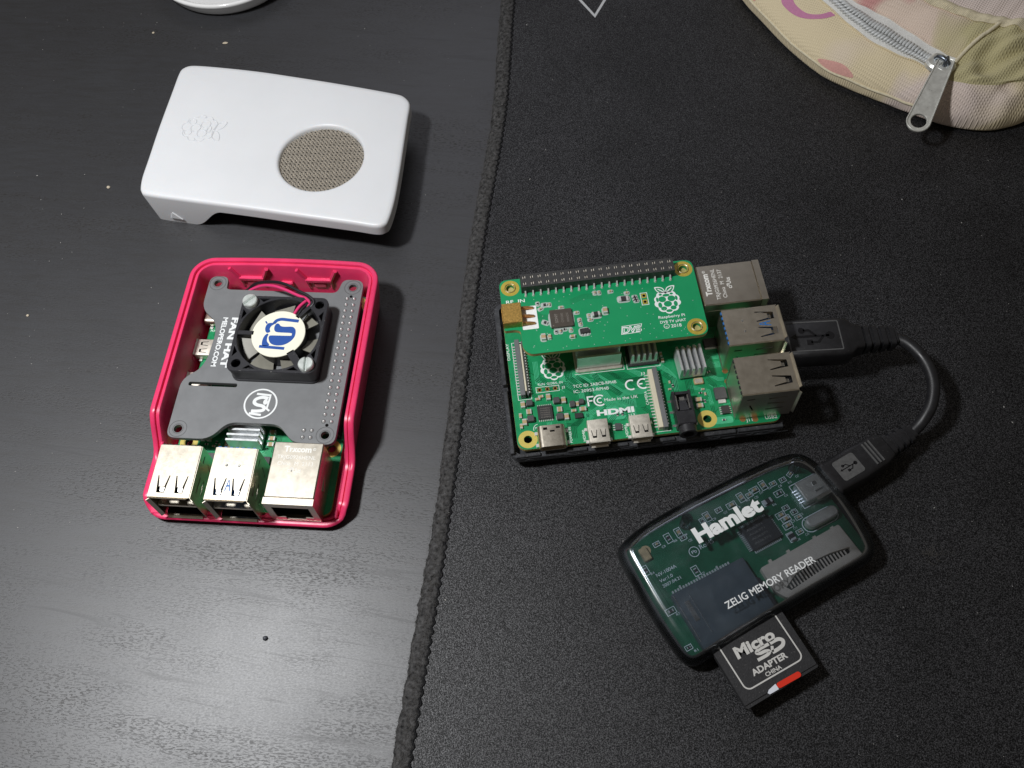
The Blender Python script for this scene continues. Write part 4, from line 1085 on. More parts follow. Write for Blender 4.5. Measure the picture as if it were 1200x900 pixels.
for a, w in ((-90,1.5),(38,2.6),(143,1.6)):       # three struts from ring to hub
    m = M()
    d = Vector((math.cos(math.radians(a)), math.sin(math.radians(a)))); n_ = Vector((-d.y,d.x))*w/2
    p = Vector((fx,fy)); A = p+d*8.5; B = p+d*14.3
    m.loft([[(A.x-n_.x,A.y-n_.y,fz+fh-1.6),(B.x-n_.x,B.y-n_.y,fz+fh-1.6),(B.x+n_.x,B.y+n_.y,fz+fh-1.6),(A.x+n_.x,A.y+n_.y,fz+fh-1.6)],[(A.x-n_.x,A.y-n_.y,fz+fh-.1),(B.x-n_.x,B.y-n_.y,fz+fh-.1),(B.x+n_.x,B.y+n_.y,fz+fh-.1),(A.x+n_.x,A.y+n_.y,fz+fh-.1)]])
    obj('strut', m, 'fan_plastic', ff)
m = M(); m.cyl(fx,fy,fz+.6,fz+fh-.5,8.7,8.7,40,.2); hub = obj('hub', m, 'fan_plastic', ff)
m = M(); m.cyl(fx,fy,fz+fh-.48,fz+fh-.1,9.1,9.1,48,.1); sk = obj('sticker', m, 'sticker', ff)
for k in range(7):
    m = M(); a = math.radians(k*360/7+11); n = 8; top = []; bot = []
    for j in range(n+1):
        t = j/n; r_ = 8.6+4.9*t
        aa = a+.05*t; ab = a+.56+.10*t
        top.append((fx+r_*math.cos(aa), fy+r_*math.sin(aa), fz+4.4)); bot.append((fx+r_*math.cos(ab), fy+r_*math.sin(ab), fz+1.8-.4*t))
    rings = [[top[j], bot[j], (bot[j][0],bot[j][1],bot[j][2]-.45), (top[j][0],top[j][1],top[j][2]-.45)] for j in range(n+1)]
    m.loft(rings); obj('blade', m, 'blade', ff)
# emblem on the sticker, taken as strokes in the board's own axes
def SG(p): return [(fx+(y-460)*.0418+.0, fy+(x-500)*.0403) for x, y in p]   # drawn in the sticker's plane
w_ = M(); zs = fz+fh-.085
w_.ribbon(SG(catmull([(650,334),(560,326),(500,322),(462,336),(445,362)],5)),1.2,zs)
w_.flat(SG(catmull([(466,366),(486,366),(506,386),(540,392),(606,390),(636,414),(645,450),(640,490),(612,532),(562,564),(500,570),(452,552),(428,512),(428,486),(452,478),(600,476),(614,464),(606,450),(520,448),(478,444),(458,424),(454,390)],3,True)),(),zs)
w_.flat(SG(catmull([(384,378),(402,362),(448,358),(452,368),(428,388),(418,418),(428,444),(404,456),(386,440),(378,410)],3,True)),(),zs)
w_.ribbon(SG([(368,346),(386,368)]),.5,zs)
w_.flat(SG(catmull([(384,492),(404,464),(418,470),(414,500),(420,536),(446,568),(420,580),(386,574),(378,536)],3,True)),(),zs)
w_.ribbon(SG([(362,584),(470,590),(578,596)]),1.1,zs)
obj('printed_emblem', w_, 'logo_blue', sk, smooth=0)
for x, y, a in ((16.0,20.4,-.75),(40.0,44.2,.1)):
    m = M(); h0 = fz+fh
    m.cyl(0,0,-.5,.0,1.2,1.2,12)
    c_ = circ(0,0,2.55,36)
    # slotted head: two half discs either side of the slot, joined by a floor
    m.cyl(0,0,0,1.0,2.55,2.55,32)
    for s_ in (-1,1):
        hp = [(2.55*math.cos(t), s_*2.55*math.sin(t)) for t in [math.asin(.35/2.55)+(PI-2*math.asin(.35/2.55))*k/18 for k in range(19)]]
        m.loft([[(px,py,1.0) for px,py in ccw(hp)],[(px,py,1.55) for px,py in ccw(hp)],[(px,py,1.85) for px,py in ring_off(ccw(hp),.28)]],False)
    obj('screw', m, 'zinc', fan, (x,y,h0), a, smooth=35)
def wire(path, matn, parent):
    m = M(); m.tube(catmull(path, 8), .55, 10); obj('wire', m, matn, parent, smooth=60)
zz = lambda z: z-FZ
wire([(17.6,38.2,zz(20.6)),(15.6,40.6,zz(21.2)),(13.4,39.2,zz(21.0)),(11.8,35.8,zz(20.6)),(9.4,30.9,zz(20.2)),(7.4,26.1,zz(19.4)),(5.2,20.6,zz(16.2)),(5.4,15.6,zz(13.6)),(6.2,12.6,zz(12.2))], 'wire_red', fan)
wire([(18.0,39.6,zz(20.4)),(15.2,42.2,zz(21.3)),(12.8,40.2,zz(21.6)),(10.2,35.4,zz(21.4)),(7.6,30.6,zz(21.0)),(5.8,25.4,zz(19.6)),(4.2,18.4,zz(16.2)),(5.2,14.6,zz(13.4)),(6.4,11.6,zz(12.2))], 'wire_black', fan)
wire([(14.6,39.4,zz(21.5)),(17.0,37.6,zz(21.5)),(19.9,36.2,zz(21.2))], 'wire_red', fan)
wire([(15.4,40.4,zz(21.3)),(17.8,38.6,zz(21.3)),(20.4,37.4,zz(21.0))], 'wire_black', fan)

# ------------------------------------------------------------------ white lid
LA = math.radians(-17.5)
lid = thing('plastic_cover', 'white plastic case cover with a round metal mesh vent, on the black desk', 'case cover', (-81.4, 262.5, 0), LA)
lid.scale = (1.0176, 1.0176, 1)
raw = [(-45.5,-27.2),(-44.2,-29.3),(-41.4,-30.4),(-26.3,-30.2),(-1.5,-29.6),(18.5,-29.4),(38.0,-29.1),(47.2,-29.1),(50.2,-27.9),(51.4,-25.3),(51.0,-15.7),(49.1,-2.4),(47.0,10.2),(44.6,24.5),(43.8,29.9),(42.8,32.8),(40.3,35.1),(37.5,36.1),(27.7,36.9),(11.5,37.8),(-5.0,38.4),(-21.7,38.8),(-38.2,38.4),(-48.8,37.7),(-52.4,36.8),(-54.4,34.7),(-54.7,31.5),(-53.4,21.5),(-50.8,2.2),(-48.3,-13.4),(-46.9,-22.4)]
lo = ccw(resample(catmull(raw, 6, True), 260))
HC = (17.6,-1.2)
def ringat(d, fz_): return [(x,y,fz_(*p) if callable(fz_) else fz_) for (x,y),p in zip(ring_off(lo,d), lo)]
def hole(r_, z):
    res = []
    for x, y in lo:
        a = math.atan2(y-HC[1], x-HC[0]); res.append((HC[0]+r_*math.cos(a), HC[1]+r_*math.sin(a), z))
    return res
def lrim(x, y):
    z = 11.4
    if y < -15: z = 11.4*sstep(-28, -13, x)
    elif x < -20: z = 0.0
    elif y > 20: z = 11.4*sstep(18, 26, x)
    return max(.02, z)
def taper(x, y): return 1.0*(1-lrim(x,y)/11.4)
ro = [(x+ (nx-x)*taper(x,y), y+(ny-y)*taper(x,y)) for (x,y),(nx,ny) in zip(lo, ring_off(lo,1.2))]
m = M()
m.loft([hole(16.1,13.9), hole(16.15,15.4), hole(16.45,16.05), hole(17.0,16.4), hole(17.7,16.5), ringat(2.2,16.5), ringat(.9,16.38), ringat(.35,16.05), ringat(.06,15.5), ringat(0,14.8),
        [(x,y,lrim(*p)) for (x,y),p in zip(ro,lo)], [(x,y,lrim(*p)) for (x,y),p in zip(ring_off(ro,1.7),lo)], ringat(2.2,14.4), hole(18.0,14.1), hole(16.1,13.9)], False, False)
obj('lid_shell', m, 'white_plastic', lid, smooth=50)
m = M()
for rot_, num, rad, lift in ((0, 30, .33, .12), (1, 40, .25, 0)):
    for k in range(num):
        t = -16.4+32.8*k/(num-1)
        L_ = math.sqrt(max(0, 16.5**2-t*t))
        if L_ < .6: continue
        per = 32.8/((40 if rot_ == 0 else 30)-1)
        n = max(4, int(L_*2/per*2.5)); pth = []
        for j in range(n+1):
            u = -L_+2*L_*j/n
            hz = lift+.22*math.cos(PI*(u+16.4)/per+k*PI*.67)*(1 if rot_ == 0 else -1)
            p = Vector((u, t)) if rot_ == 0 else Vector((t, u))
            a = math.radians(-40); pth.append((p.x*math.cos(a)-p.y*math.sin(a), p.x*math.sin(a)+p.y*math.cos(a), hz))
        m.tube(pth, rad, 4, False)
obj('vent_mesh', m, 'mesh_wire', lid, (HC[0],HC[1],14.2), kind='stuff', smooth=80)
m = M(); m.cyl(HC[0],HC[1],13.4,13.6,16.3,16.3,40); obj('vent_backing', m, 'zip_dark', lid)
# raised raspberry emblem and the pressed triangle
m = M(); kk = 1.62
def loop(p, w=.21): m.tube([(x*kk, y*kk, 0) for x, y in list(p)+[p[0]]], w, 6, False)
sil = []
for px, py, r_, a0, a1 in ((1.6,1.5,1.5,-10,110),(2.7,.2,1.3,-60,70),(2.9,-1.5,1.25,-80,50),(1.7,-3.1,1.5,-110,10),(0,-4.1,1.35,-150,-30),(-1.7,-3.1,1.5,-190,-70),(-2.9,-1.5,1.25,-230,-100),(-2.7,.2,1.3,-250,-120),(-1.6,1.5,1.5,-290,-170)):
    sil += list(reversed(arc(px,py,r_,a0,a1,6)))
loop(sil)
for c_ in (circ(-1.45,.15,1.15,16),circ(1.45,.15,1.15,16),circ(0,-1.95,1.2,16),circ(0,1.5,1.0,14,.5),circ(-1.7,-3.3,.85,14),circ(1.7,-3.3,.85,14)): loop(c_)
for sg in (-1,1): loop([(sg*a_, b_) for a_, b_ in catmull([(.1,2.6),(.9,2.7),(1.9,2.9),(2.8,3.8),(3.0,5.0),(1.8,4.9),(.8,4.3),(.2,3.5)],3,True)])
obj('raised_emblem', m, 'white_plastic', lid, (-32.6,4.4,16.46), -PI/2, smooth=60)
m = M(); m.at(TR(-34.3,-29.75,4.6) @ Matrix.Rotation(PI/2,4,'X')); m.plate([(-2.6,-1.5),(2.6,-1.5),(-.6,2.2)],[],-.05,.32,.2); m.at(None)
obj('raised_triangle', m, 'white_plastic', lid, smooth=20)
m = M(); m.cbox(-36.5,-28,-28.2,-26.6,.01,1.0,.2); obj('catch_tab', m, 'white_plastic', lid)

# ------------------------------------------------------------------ card reader
RA = math.radians(22); RC = (65, 84)
rd = thing('card_reader', 'smoky transparent memory card reader showing its green circuit board, on the mouse pad', 'card reader', (RC[0],RC[1],PADZ), RA)
raw = [(-33.2,19.6),(-30.0,22.4),(-22.5,24.2),(-9.6,25.0),(5.1,25.1),(19.1,24.8),(28.6,23.9),(33.6,22.0),(36.3,18.4),(37.6,13.0),(38.1,5.0),(37.8,-3.3),(36.9,-10.4),(35.6,-14.4),(32.6,-16.6),(27.0,-17.2),(15,-17.4),(.2,-17.8),(-17.1,-18.4),(-25.4,-19.0),(-29.8,-18.7),(-32.3,-16.4),(-33.3,-12),(-33.9,-1.6),(-33.8,9.8)]
so = ccw(resample(catmull(raw,6,True),150))
def rg(d, z): return [(x,y,z) for x,y in ring_off(so,d)]
zo = -PADZ
m = M()
m.loft([rg(3.4,.05), rg(1.8,.5), rg(.6,1.8), rg(.05,4.2), rg(0,5.0), rg(.12,6.4), rg(.7,8.3), rg(1.7,9.8), rg(3.0,10.7), rg(4.2,11.0)])
inn = [rg(4.4,1.2), rg(2.8,1.5), rg(1.7,2.6), rg(1.2,4.4), rg(1.2,5.4), rg(1.4,6.8), rg(1.9,8.0), rg(2.8,9.1), rg(3.9,9.8), rg(4.8,10.0)]
m.loft([list(reversed(r_)) for r_ in inn])
obj('clear_shell', m, 'smoky', rd, smooth=50)
m = M(); m.plate(ccw(round_poly([(-31.0,19.6),(-20,22.0),(29.5,21.8),(34.6,16),(35.0,-12.6),(31,-15.6),(-29.2,-16.4),(-31.9,-12)],2,3)),[],3.6,4.6); pcb = obj('board', m, 'green_mask_dark', rd, smooth=0)
zb = 4.6
m = M(); m.cbox(-25.6,-.6,-16.6,1.7,zb,zb+2.5,.25,.4); m.box(-24.6,-22.9,-13,-1.0,zb+2.5,zb+2.56); slot = obj('card_slot', m, 'slot_grey', rd)
m = M(); 
for k in range(22): m.box(-24.4+k*.92,-24.0+k*.92,1.7,2.8+(.5 if k % 7 == 3 else 0),zb,zb+.8)
obj('contact_pins', m, 'solder', slot, smooth=0, kind='stuff')
m = M(); m.box(-23.4,-21.9,-8.4,-2.0,zb+2.57,zb+2.66); m.box(-25.4,-25.1,-14,1,zb+2.52,zb+2.62); m.box(-21.0,-20.8,-13,-1,zb+2.51,zb+2.58)
obj('slot_ridge', m, 'steel', slot, smooth=0)
arc_ = [(5.6,-12.0),(10.3,-9.9),(16.5,-9.0),(23,-9.3),(29.2,-10.4),(29.0,-11.4),(28.4,-11.9),(24,-11.9),(6.4,-13.3)]
m = M(); m.plate(ccw(round_poly([(2.2,-3.6),(30.7,-3.0),(31.3,-14.4),(4.0,-14.8),(2.0,-11.5)],.6,3)), [arc_], zb, zb+2.2, .1)
for x in (6.5, 13, 22.5, 29.0): m.box(x-.5,x+.5,-3.3,-2.4,zb,zb+.8)
ms = obj('card_slot', m, 'slot_beige', rd, smooth=20)
m = M(); m.flat(ccw([(5.0,-12.6),(16,-8.8),(29.6,-9.8),(29.4,-14.2),(5.0,-14.6)]),(),zb+.7); obj('slot_depth', m, 'black_void', ms, smooth=0)
m = M()
for k in range(19):
    x = 7.2+k*1.12; top = -10.6+1.3*math.sin(PI*(k+1.5)/21)
    m.box(x-.22,x+.22,-12.9,top,zb+1.3,zb+1.6)
obj('contact_pins', m, 'slot_beige', ms, smooth=0, kind='stuff')
m = M(); m.cbox(3.8,14.0,2.0,9.7,zb+.05,zb+1.5,.15,.3); ch = obj('controller_chip', m, 'chip', rd)
m = M()
for k in range(16):
    x = 4.4+k*.6
    m.box(x-.13,x+.13,1.1,2.0,zb,zb+.4); m.box(x-.13,x+.13,9.7,10.6,zb,zb+.4)
for k in range(12):
    y = 2.6+k*.6
    m.box(2.9,3.8,y-.13,y+.13,zb,zb+.4); m.box(14.0,14.9,y-.13,y+.13,zb,zb+.4)
obj('chip_legs', m, 'solder', ch, smooth=0, kind='stuff')
m = M()
for k in range(4): m.text('AU6371',5.2,7.8-k*1.5,.7,5.6,zb+1.515)
obj('chip_lettering', m, 'chip_print', ch, smooth=0)
m = M(); m.cbox(26.2,35.4,6.9,13.8,zb,zb+3.6,.3,.5); m.box(27.2,29.6,11.2,12.0,zb+3.6,zb+3.66); m.box(27.2,29.6,8.6,9.4,zb+3.6,zb+3.66)
um = obj('usb_socket', m, 'nickel_dull', rd)
m = M(); m.box(30.8,32.3,10.6,11.8,zb+3.6,zb+3.7); m.box(30.2,33.6,8.4,9.0,zb+3.6,zb+3.65); m.box(26.1,26.18,7.4,13.3,zb+.4,zb+3.3); obj('spring_tab', m, 'steel', um, smooth=0)
m = M(); 
for k in range(5): m.box(25.2,26.2,8.2+k*1.0,8.55+k*1.0,zb,zb+.3)
obj('contact_pins', m, 'solder', um, smooth=0)
m = M(); cr_o = rr(22.3,33.2,-.5,3.1,1.75,6); m.loft([[(x,y,zb) for x,y in cr_o],[(x,y,zb+2.6) for x,y in cr_o],[(x,y,zb+3.0) for x,y in ring_off(cr_o,.4)]]); obj('crystal', m, 'nickel_dull', rd)
w_ = M(); z = zb+.02
w_.ribbon(rr(21.7,33.8,-1.1,3.7,2.3,6),.25,z,True); w_.ribbon([(25.6,14.6),(25.6,6.3),(35,6.3)],.25,z); w_.ribbon([(25.6,14.6),(35,14.6)],.25,z)
q = random.Random(4)
for x, y, a, k in ((21.8,17.7,0,'cap_s'),(25.2,17.4,0,'res_s'),(21.6,14.2,.0,'res'),(18.7,18.7,PI/2,'cap'),(15.4,18.6,0,'cap'),(16.7,13.4,0,'tant'),(22.1,6.9,0,'res_s'),(22.3,4.9,0,'cap_s'),(18.6,6.2,0,'cap'),(17.9,7.9,0,'cap'),(17.9,4.1,0,'cap'),(16.6,.6,PI/2,'tant'),(19.9,.8,0,'cap_s'),(20.6,9.2,0,'res_s'),
                   (13.2,18.0,0,'cap_s'),(10.4,18.5,PI/2,'cap'),(6.4,17.7,0,'cap'),(2.0,18.2,0,'res_s'),(-2.3,18.0,PI/2,'cap'),(-4.4,17.4,PI/2,'res_s'),(-12.8,17.7,PI/2,'cap'),(-12.4,15.6,0,'res_s'),(-16.5,17.6,PI/2,'res'),(-14.6,5.0,PI/2,'res'),(-27.9,12.0,PI/2,'res'),(-20.6,17.6,0,'cap_s'),(-27.6,-2.0,0,'res'),(-28.6,-13.4,0,'res_s'),(28.4,18.0,.4,'cap_s')):
    put(pcb, k, x, y, zb+.01, a)
    l, h = (3.0,1.9) if k in ('tant','res','cap') else (2.1,1.4)
    c, s_ = math.cos(a), math.sin(a)
    w_.ribbon([(x+u*c-v*s_, y+u*s_+v*c) for u, v in ((-l/2,-h/2),(l/2,-h/2),(l/2,h/2),(-l/2,h/2))],.16,z,True)
    w_.text(random.Random(int(x*9)).choice('CR')+str(q.randint(1,29)), x+.9, y-2.0, .75, 1.2, z)
w_.ribbon(circ(-11.8,10.3,1.55,24),.2,z,True); w_.text('Pb',-12.6,9.8,1.1,1.6,z); w_.text('RoHS',-9.6,10.0,1.5,4.8,z)
w_.text('NV-1004A',-25.8,8.6,1.15,6.8,z); w_.text('Ver:1.0',-25.8,6.7,1.05,4.4,z); w_.text('2007.04.21',-25.8,5.0,1.0,6.2,z)
obj('board_lettering', w_, 'silk', pcb, smooth=0)
m = M()
for x, y in ((-9.5,19.0),(30.6,19.0)): m.cyl(x,y,1.3,9.8,2.0,1.7,20)
obj('shell_post', m, 'smoky', rd)
m = M(); m.cyl(-24.6,17.4,zb,zb+.1,1.6,1.6,16); m.cbox(-26.8,-24.2,14.2,18.4,zb,zb+1.2,.2); obj('yellow_part', m, 'tan_cap', rd)
w_ = M(); z = 11.02
w_.text('Hamlet',-11.0,10.5,4.6,23.1,z,0,.05); w_.text('ZELIG MEMORY READER',-14.4,-10.2,2.15,30.6,z,0,.012)
obj('printed_lettering', w_, 'white_print', rd, smooth=0)

# ------------------------------------------------------------------ memory card adapter
sd = thing('memory_card', 'black card adapter with a red mark, sticking out of the clear card reader', 'memory card', (RC[0],RC[1],PADZ), RA)
z0, z1 = 5.3, 7.4
m = M(); m.plate(ccw([(-24.0,-35.2),(-23.6,-35.6),(-.1,-35.0),(.3,-34.6),(.3,-27.6),(-.2,-27.3),(-.2,-26.0),(.3,-25.7),(.3,-6),(-3,-3.4),(-24.0,-3.4)]),[],z0,z1-.35,.05)
obj('card_body', m, 'card_black', sd, smooth=20)
m = M(); m.plate(ccw([(-24.0,-34.6),(-.1,-34.2),(.2,-33.8),(.2,-17),(-24.0,-17)]),[],z1-.349,z1,.12); obj('card_face', m, 'card_black', sd, smooth=20)
w_ = M(); z = z1+.012
w_.ribbon([(-21.6,-17.5),(-21.4,-29.6)]+[(-21.4+1.8*(1-math.cos(t*PI/12)), -29.6-1.8*math.sin(t*PI/12)) for t in range(1,6)]+[(-19.6,-31.4),(-4.2,-31.2)]+[(-4.0+1.8*math.sin(t*PI/12), -29.4-1.8*math.cos(t*PI/12)) for t in range(1,6)]+[(-2.2,-29.4),(-2.3,-17.5)],.40,z)
w_.text('Micro',-18.7,-22.9,3.2,13.0,z,0,.045,.06)
# wide two-letter mark: S and an open D
SY = lambda pp: [(x, -23.35+(y+23.55)*.86) for x, y in pp]
w_.ribbon(SY(catmull([(-8.6,-23.55),(-12.0,-23.6),(-13.1,-24.2),(-12.2,-24.85),(-10.6,-25.0),(-9.6,-25.6),(-10.6,-26.3),(-13.9,-26.35)],4)),.9,z)
w_.ribbon(SY(catmull([(-8.2,-23.55),(-5.6,-23.6),(-4.5,-24.7),(-5.2,-25.9),(-6.9,-26.35),(-9.0,-26.4)],4)),1.05,z); w_.ribbon(SY([(-8.1,-24.6),(-8.9,-26.3)]),.8,z)
w_.text('ADAPTER',-17.4,-28.9,1.75,11.6,z,0,.035); w_.text('CHINA',-14.3,-30.7,1.15,5.2,z,0,.02)
obj('printed_lettering', w_, 'card_print', sd, smooth=0)
m = M(); m.cbox(-13.2,-5.4,-35.0,-33.4,z1,z1+.06,.02,.75); m.at(None); obj('red_mark', m, 'red_mark', sd, smooth=0)
m = M(); m.flat(ccw([(-13.2,-35.02),(-13.25,-33.38),(-15.8,-33.9),(-16.6,-34.5),(-16.2,-35.06)]),(),z1+.05); obj('white_mark', m, 'white_mark', sd, smooth=0)

# ------------------------------------------------------------------ short USB cable
cb = thing('usb_cable', 'short black USB cable joining the green board to the clear card reader', 'cable', (134, 134, PADZ), 0)
def CB(z=0): return TR(-134,-134,-PADZ)
uy = 126.2+27.0+1.85
PX = TR(RP[0],RP[1],0) @ RZ(RYAW)
pa = CB() @ TR(90.0, 153.2, 16.9) @ RZ(-.045)
m = M(); m.at(pa)
sec = lambda x, w, h: [(x, y, z) for y, z in rr(-w/2,w/2,-h/2,h/2,min(h,w)*.18,3)]
m.loft([sec(-.5,13.6,7.8), sec(0,14.2,8.4), sec(17.6,14.2,8.6), sec(20.6,13.4,8.4), sec(22.6,9.6,7.4), sec(25.2,8.4,6.6)]); m.at(None)
pl = obj('usb_plug', m, 'cable_rubber', cb, smooth=35)
m = M(); m.at(pa); m.box(-14,-.5,-6,6,-2.2,2.2); m.at(None); obj('plug_shell', m, 'nickel', pl, smooth=0)
m = M(); m.at(pa @ TR(9.0,0,4.27)); m.ribbon(rr(-8.2,8.6,-5.4,5.4,.4,3),.42,.06,True); m.at(None)
o_ = obj('label_frame', m, 'frame_grey', pl, smooth=0)
m = M(); m.at(pa @ TR(8.6,0,4.34)); usb_mark(m,0,0,13.5,.03); m.at(None); obj('usb_symbol', m, 'black_gloss', pl, smooth=0)
m = M()
m.at(pa)
m.loft([sec(25.0,6.6,5.4), sec(36.6,5.4,4.8)])
for k in range(4): x = 26.6+k*2.75; m.loft([sec(x-.75,8.0-.3*k,6.6-.25*k), sec(x+.75,7.9-.3*k,6.5-.25*k)])
m.at(None); obj('strain_relief', m, 'cable_rubber', cb, smooth=30)
mb = CB() @ TR(94.6,106.4,9.6) @ RZ(math.radians(25))
pe = pa @ Vector((36,0,0)); ps = mb @ Vector((33.5,0,0))
d1 = (pa.to_3x3() @ Vector((1,0,0))); d2 = (mb.to_3x3() @ Vector((1,0,0)))
w0 = CB()
cps = [pe-d1*3, pe, w0 @ Vector((129.8,148.6,17.5)), w0 @ Vector((133.0,142.0,17.6)), w0 @ Vector((133.7,134.5,17.0)), w0 @ Vector((131.8,127.6,15.2)), w0 @ Vector((128.2,122.8,12.6)), ps, ps-d2*3]
m = M(); m.tube(catmull([tuple(p) for p in cps], 12), 1.95, 14); obj('cord', m, 'cable_rubber', cb, smooth=80)
m = M(); m.at(mb)
sec2 = lambda x, w, h: [(x, y, z) for y, z in rr(-w/2,w/2,-h/2,h/2,min(h,w)*.2,3)]
m.loft([sec2(-.4,11.2,8.2), sec2(.6,11.6,8.6), sec2(1.2,11.0,8.2), sec2(10,11.4,8.4), sec2(19,10.6,8.0), sec2(22.5,8.6,7.0)]); m.at(None)
mp_ = obj('mini_plug', m, 'cable_rubber', cb, smooth=35)
m = M(); m.at(mb)
for k in range(3): m.box(15.0+k*1.25,15.5+k*1.25,-3.9,3.9,3.9,4.45)
m.at(None); obj('grip_ridge', m, 'frame_grey', mp_, smooth=0)
m = M(); m.at(mb @ TR(7.0,0,4.2)); m.plate(rr(-4.0,4.0,-3.5,3.5,.9,4),[],0,.12,.05); m.at(None); obj('label_patch', m, 'frame_grey', mp_, smooth=0)
m = M(); m.at(mb @ TR(7.0,0,4.33)); usb_mark(m,0,0,6.2,.0); m.at(None); obj('usb_symbol', m, 'black_gloss', mp_, smooth=0)
m = M(); m.at(mb); m.box(-6.5,-.4,-3.4,3.4,-1.5,1.5); m.at(None); obj('plug_shell', m, 'nickel', mp_, smooth=0)
m = M(); m.at(mb); m.loft([sec2(22.0,6.4,5.4), sec2(33.8,4.8,4.6)])
for k in range(4): x = 23.6+k*2.6; m.loft([sec2(x-.7,7.6-.4*k,6.2-.3*k), sec2(x+.7,7.5-.4*k,6.1-.3*k)])
m.at(None); obj('strain_relief', m, 'cable_rubber', cb, smooth=30)

# ------------------------------------------------------------------ fabric pouch
BO = (170, 280, PADZ)
bag = thing('fabric_pouch', 'pastel patterned cloth pouch with a zipper, on the mouse pad, partly out of view', 'pouch', BO)
cols_sil = [(111,356),(116.4,334),(120.9,322),(128.4,303.2),(137.8,286.4),(147.5,276.5),(159.8,266.4),(167.1,260.6),(175.9,254.1),(184.4,249.9),(193.4,247.5),(200.8,247.8),(210,250.4),(222,259),(233,276)]
cols_zl = [(131,345),(136,326),(141.4,312.5),(147,300),(153,288.3),(160.5,279),(168,272.6),(173,267),(178.5,261),(185,257.8),(194,256.4),(204,256.3),(213,258.6),(222,266),(231,281)]
cols_zc = [(136,341),(141,322),(146.2,309.2),(152,297.5),(158,288.5),(164.6,279.9),(171,271.6),(175.2,267.4),(179.6,262.4),(186.4,259.4),(195,258),(205,257.9),(213.6,260.4),(222,267.6),(230.6,282)]
cols_zu = [(142,338),(147,319),(152.9,307),(158.6,300.4),(164.6,293.2),(170.5,284.2),(176.6,275.6),(180.6,271.0),(185,267.2),(190.4,264.6),(198.2,263),(207.4,262.6),(215.2,265),(222.6,271.6),(229.6,285)]
cols_pip = [(160,330),(165,312),(170,302.5),(176.4,295.2),(181.6,289.8),(187.4,285.0),(192.4,281.6),(196.6,279.7),(201,278.0),(205.6,275.6),(210.6,273.6),(216,272.4),(221.6,273.8),(226.6,279),(230,290)]
cols_far = [(186,352),(190,330),(193,319),(196,311),(200,304.6),(204,299),(208,294.8),(212,291.6),(215.4,289.6),(218.6,288),(222,286.6),(226,285.8),(229,287),(231,290),(231,297)]
def inset(cs, d, z):
    res = []
    for i, (x, y) in enumerate(cs):
        a = Vector(cs[max(i-1,0)]); b = Vector(cs[min(i+1,len(cs)-1)]); t = (b-a).normalized(); n_ = Vector((-t.y, t.x)); res.append((x+n_.x*d, y+n_.y*d, z))
    return res
bn = [0]*15
ROWS = [inset(cols_sil, 3.2, PADZ+.05), inset(cols_sil, .9, PADZ+1.0), [(x,y,6.2) for x,y in cols_sil], inset(cols_sil,.5,11.2),
        [(x*.45+a*.55, y*.45+b*.55, 17.2) for (x,y),(a,b) in zip(cols_sil, cols_zl)], [(x,y,20.0) for x,y in cols_zl], [(x,y,21.6) for x,y in cols_zc], [(x,y,22.6) for x,y in cols_zu],
        [(x*.5+a*.5, y*.5+b*.5, 27.6) for (x,y),(a,b) in zip(cols_zu, cols_pip)], [(x,y,30.0) for x,y in cols_pip], [(x,y,32.5) for x,y in cols_far], [(x+14,y+24,31) for x,y in cols_far], [(x+26,y+44,18) for x,y in cols_far], [(x+28,y+48,PADZ+.1) for x,y in cols_far]]
ROWS = [catmull(r_, 8) for r_ in ROWS]
NC = len(ROWS[0])
def catv(t):
    i = int(min(len(ROWS)-2, max(0, math.floor(t)))); f = t-i
    def rowp(k, c): return Vector(ROWS[max(0, min(len(ROWS)-1, k))][c])
    return i, f, rowp
def surf(c, t):
    """point of the pouch: c in 0..14 along it, t row number"""
    i, f, rowp = catv(t); cc = max(0, min(NC-1.001, c*8)); k = int(cc); g = cc-k
    def P(kc):
        p0, p1, p2, p3 = rowp(i-1,kc), rowp(i,kc), rowp(i+1,kc), rowp(i+2,kc)
        return .5*((2*p1)+(p2-p0)*f+(2*p0-5*p1+4*p2-p3)*f*f+(3*p1-p0-3*p2+p3)*f**3)
    p = P(k).lerp(P(min(k+1, NC-1)), g)
    # soft creases and folds
    if c > 7.6 and 5 < t < 10:
        w_ = min(1, (c-7.6)/.8)*math.sin(PI*min(1,(t-5)/5))
        p.z += w_*(1.3*math.sin(c*2.3+t*2.1)+.9*math.sin(c*4.1-t*3.3+1.2)) - 2.3*math.exp(-((t-7.4-.25*(c-9))/.38)**2)*min(1, max(0, (c-8.3)/.8))*(1 if c < 13 else 0)
    if c > 7 and 1.5 < t < 5.4:
        p.z += .8*math.sin(PI*(t-1.5)/3.9)*math.sin(c*3.7)*min(1,(c-7)/1.5)
        p.z -= 1.6*math.exp(-((c-10.6)/.35)**2)*math.exp(-((t-4.6)/.5)**2)
        p.y += 1.6*math.exp(-((c-10.6-.5*(t-5))/.30)**2)*math.exp(-((t-4.5)/.7)**2)
    if c <= 7.6 and 7.2 < t < 9: p.z += .5*math.sin(PI*(t-7.2)/1.8)*(1+math.sin(c*2.9))
    p.z += .18*math.sin(c*5.3+t*2.7)*(1 if t > 1.5 else 0)
    return p-Vector(BO)
def patch(name, c0, c1, t0, t1, nc, nt, matn, parent=bag, off=0):
    rows = [[tuple(surf(c0+(c1-c0)*i/nc, t0+(t1-t0)*j/nt)+Vector((0,0,off))) for i in range(nc+1)] for j in range(nt+1)]
    m = M(); m.loft(rows, False, False, closed=False); return obj(name, m, matn, parent, smooth=80)
def sq(cc): return cc
patch('front_panel', 0, 14, 0, 5.0, 110, 34, 'cloth_front')
patch('zipper_tape', 0, 7.55, 5.0, 7.0, 60, 10, 'zip_tape')
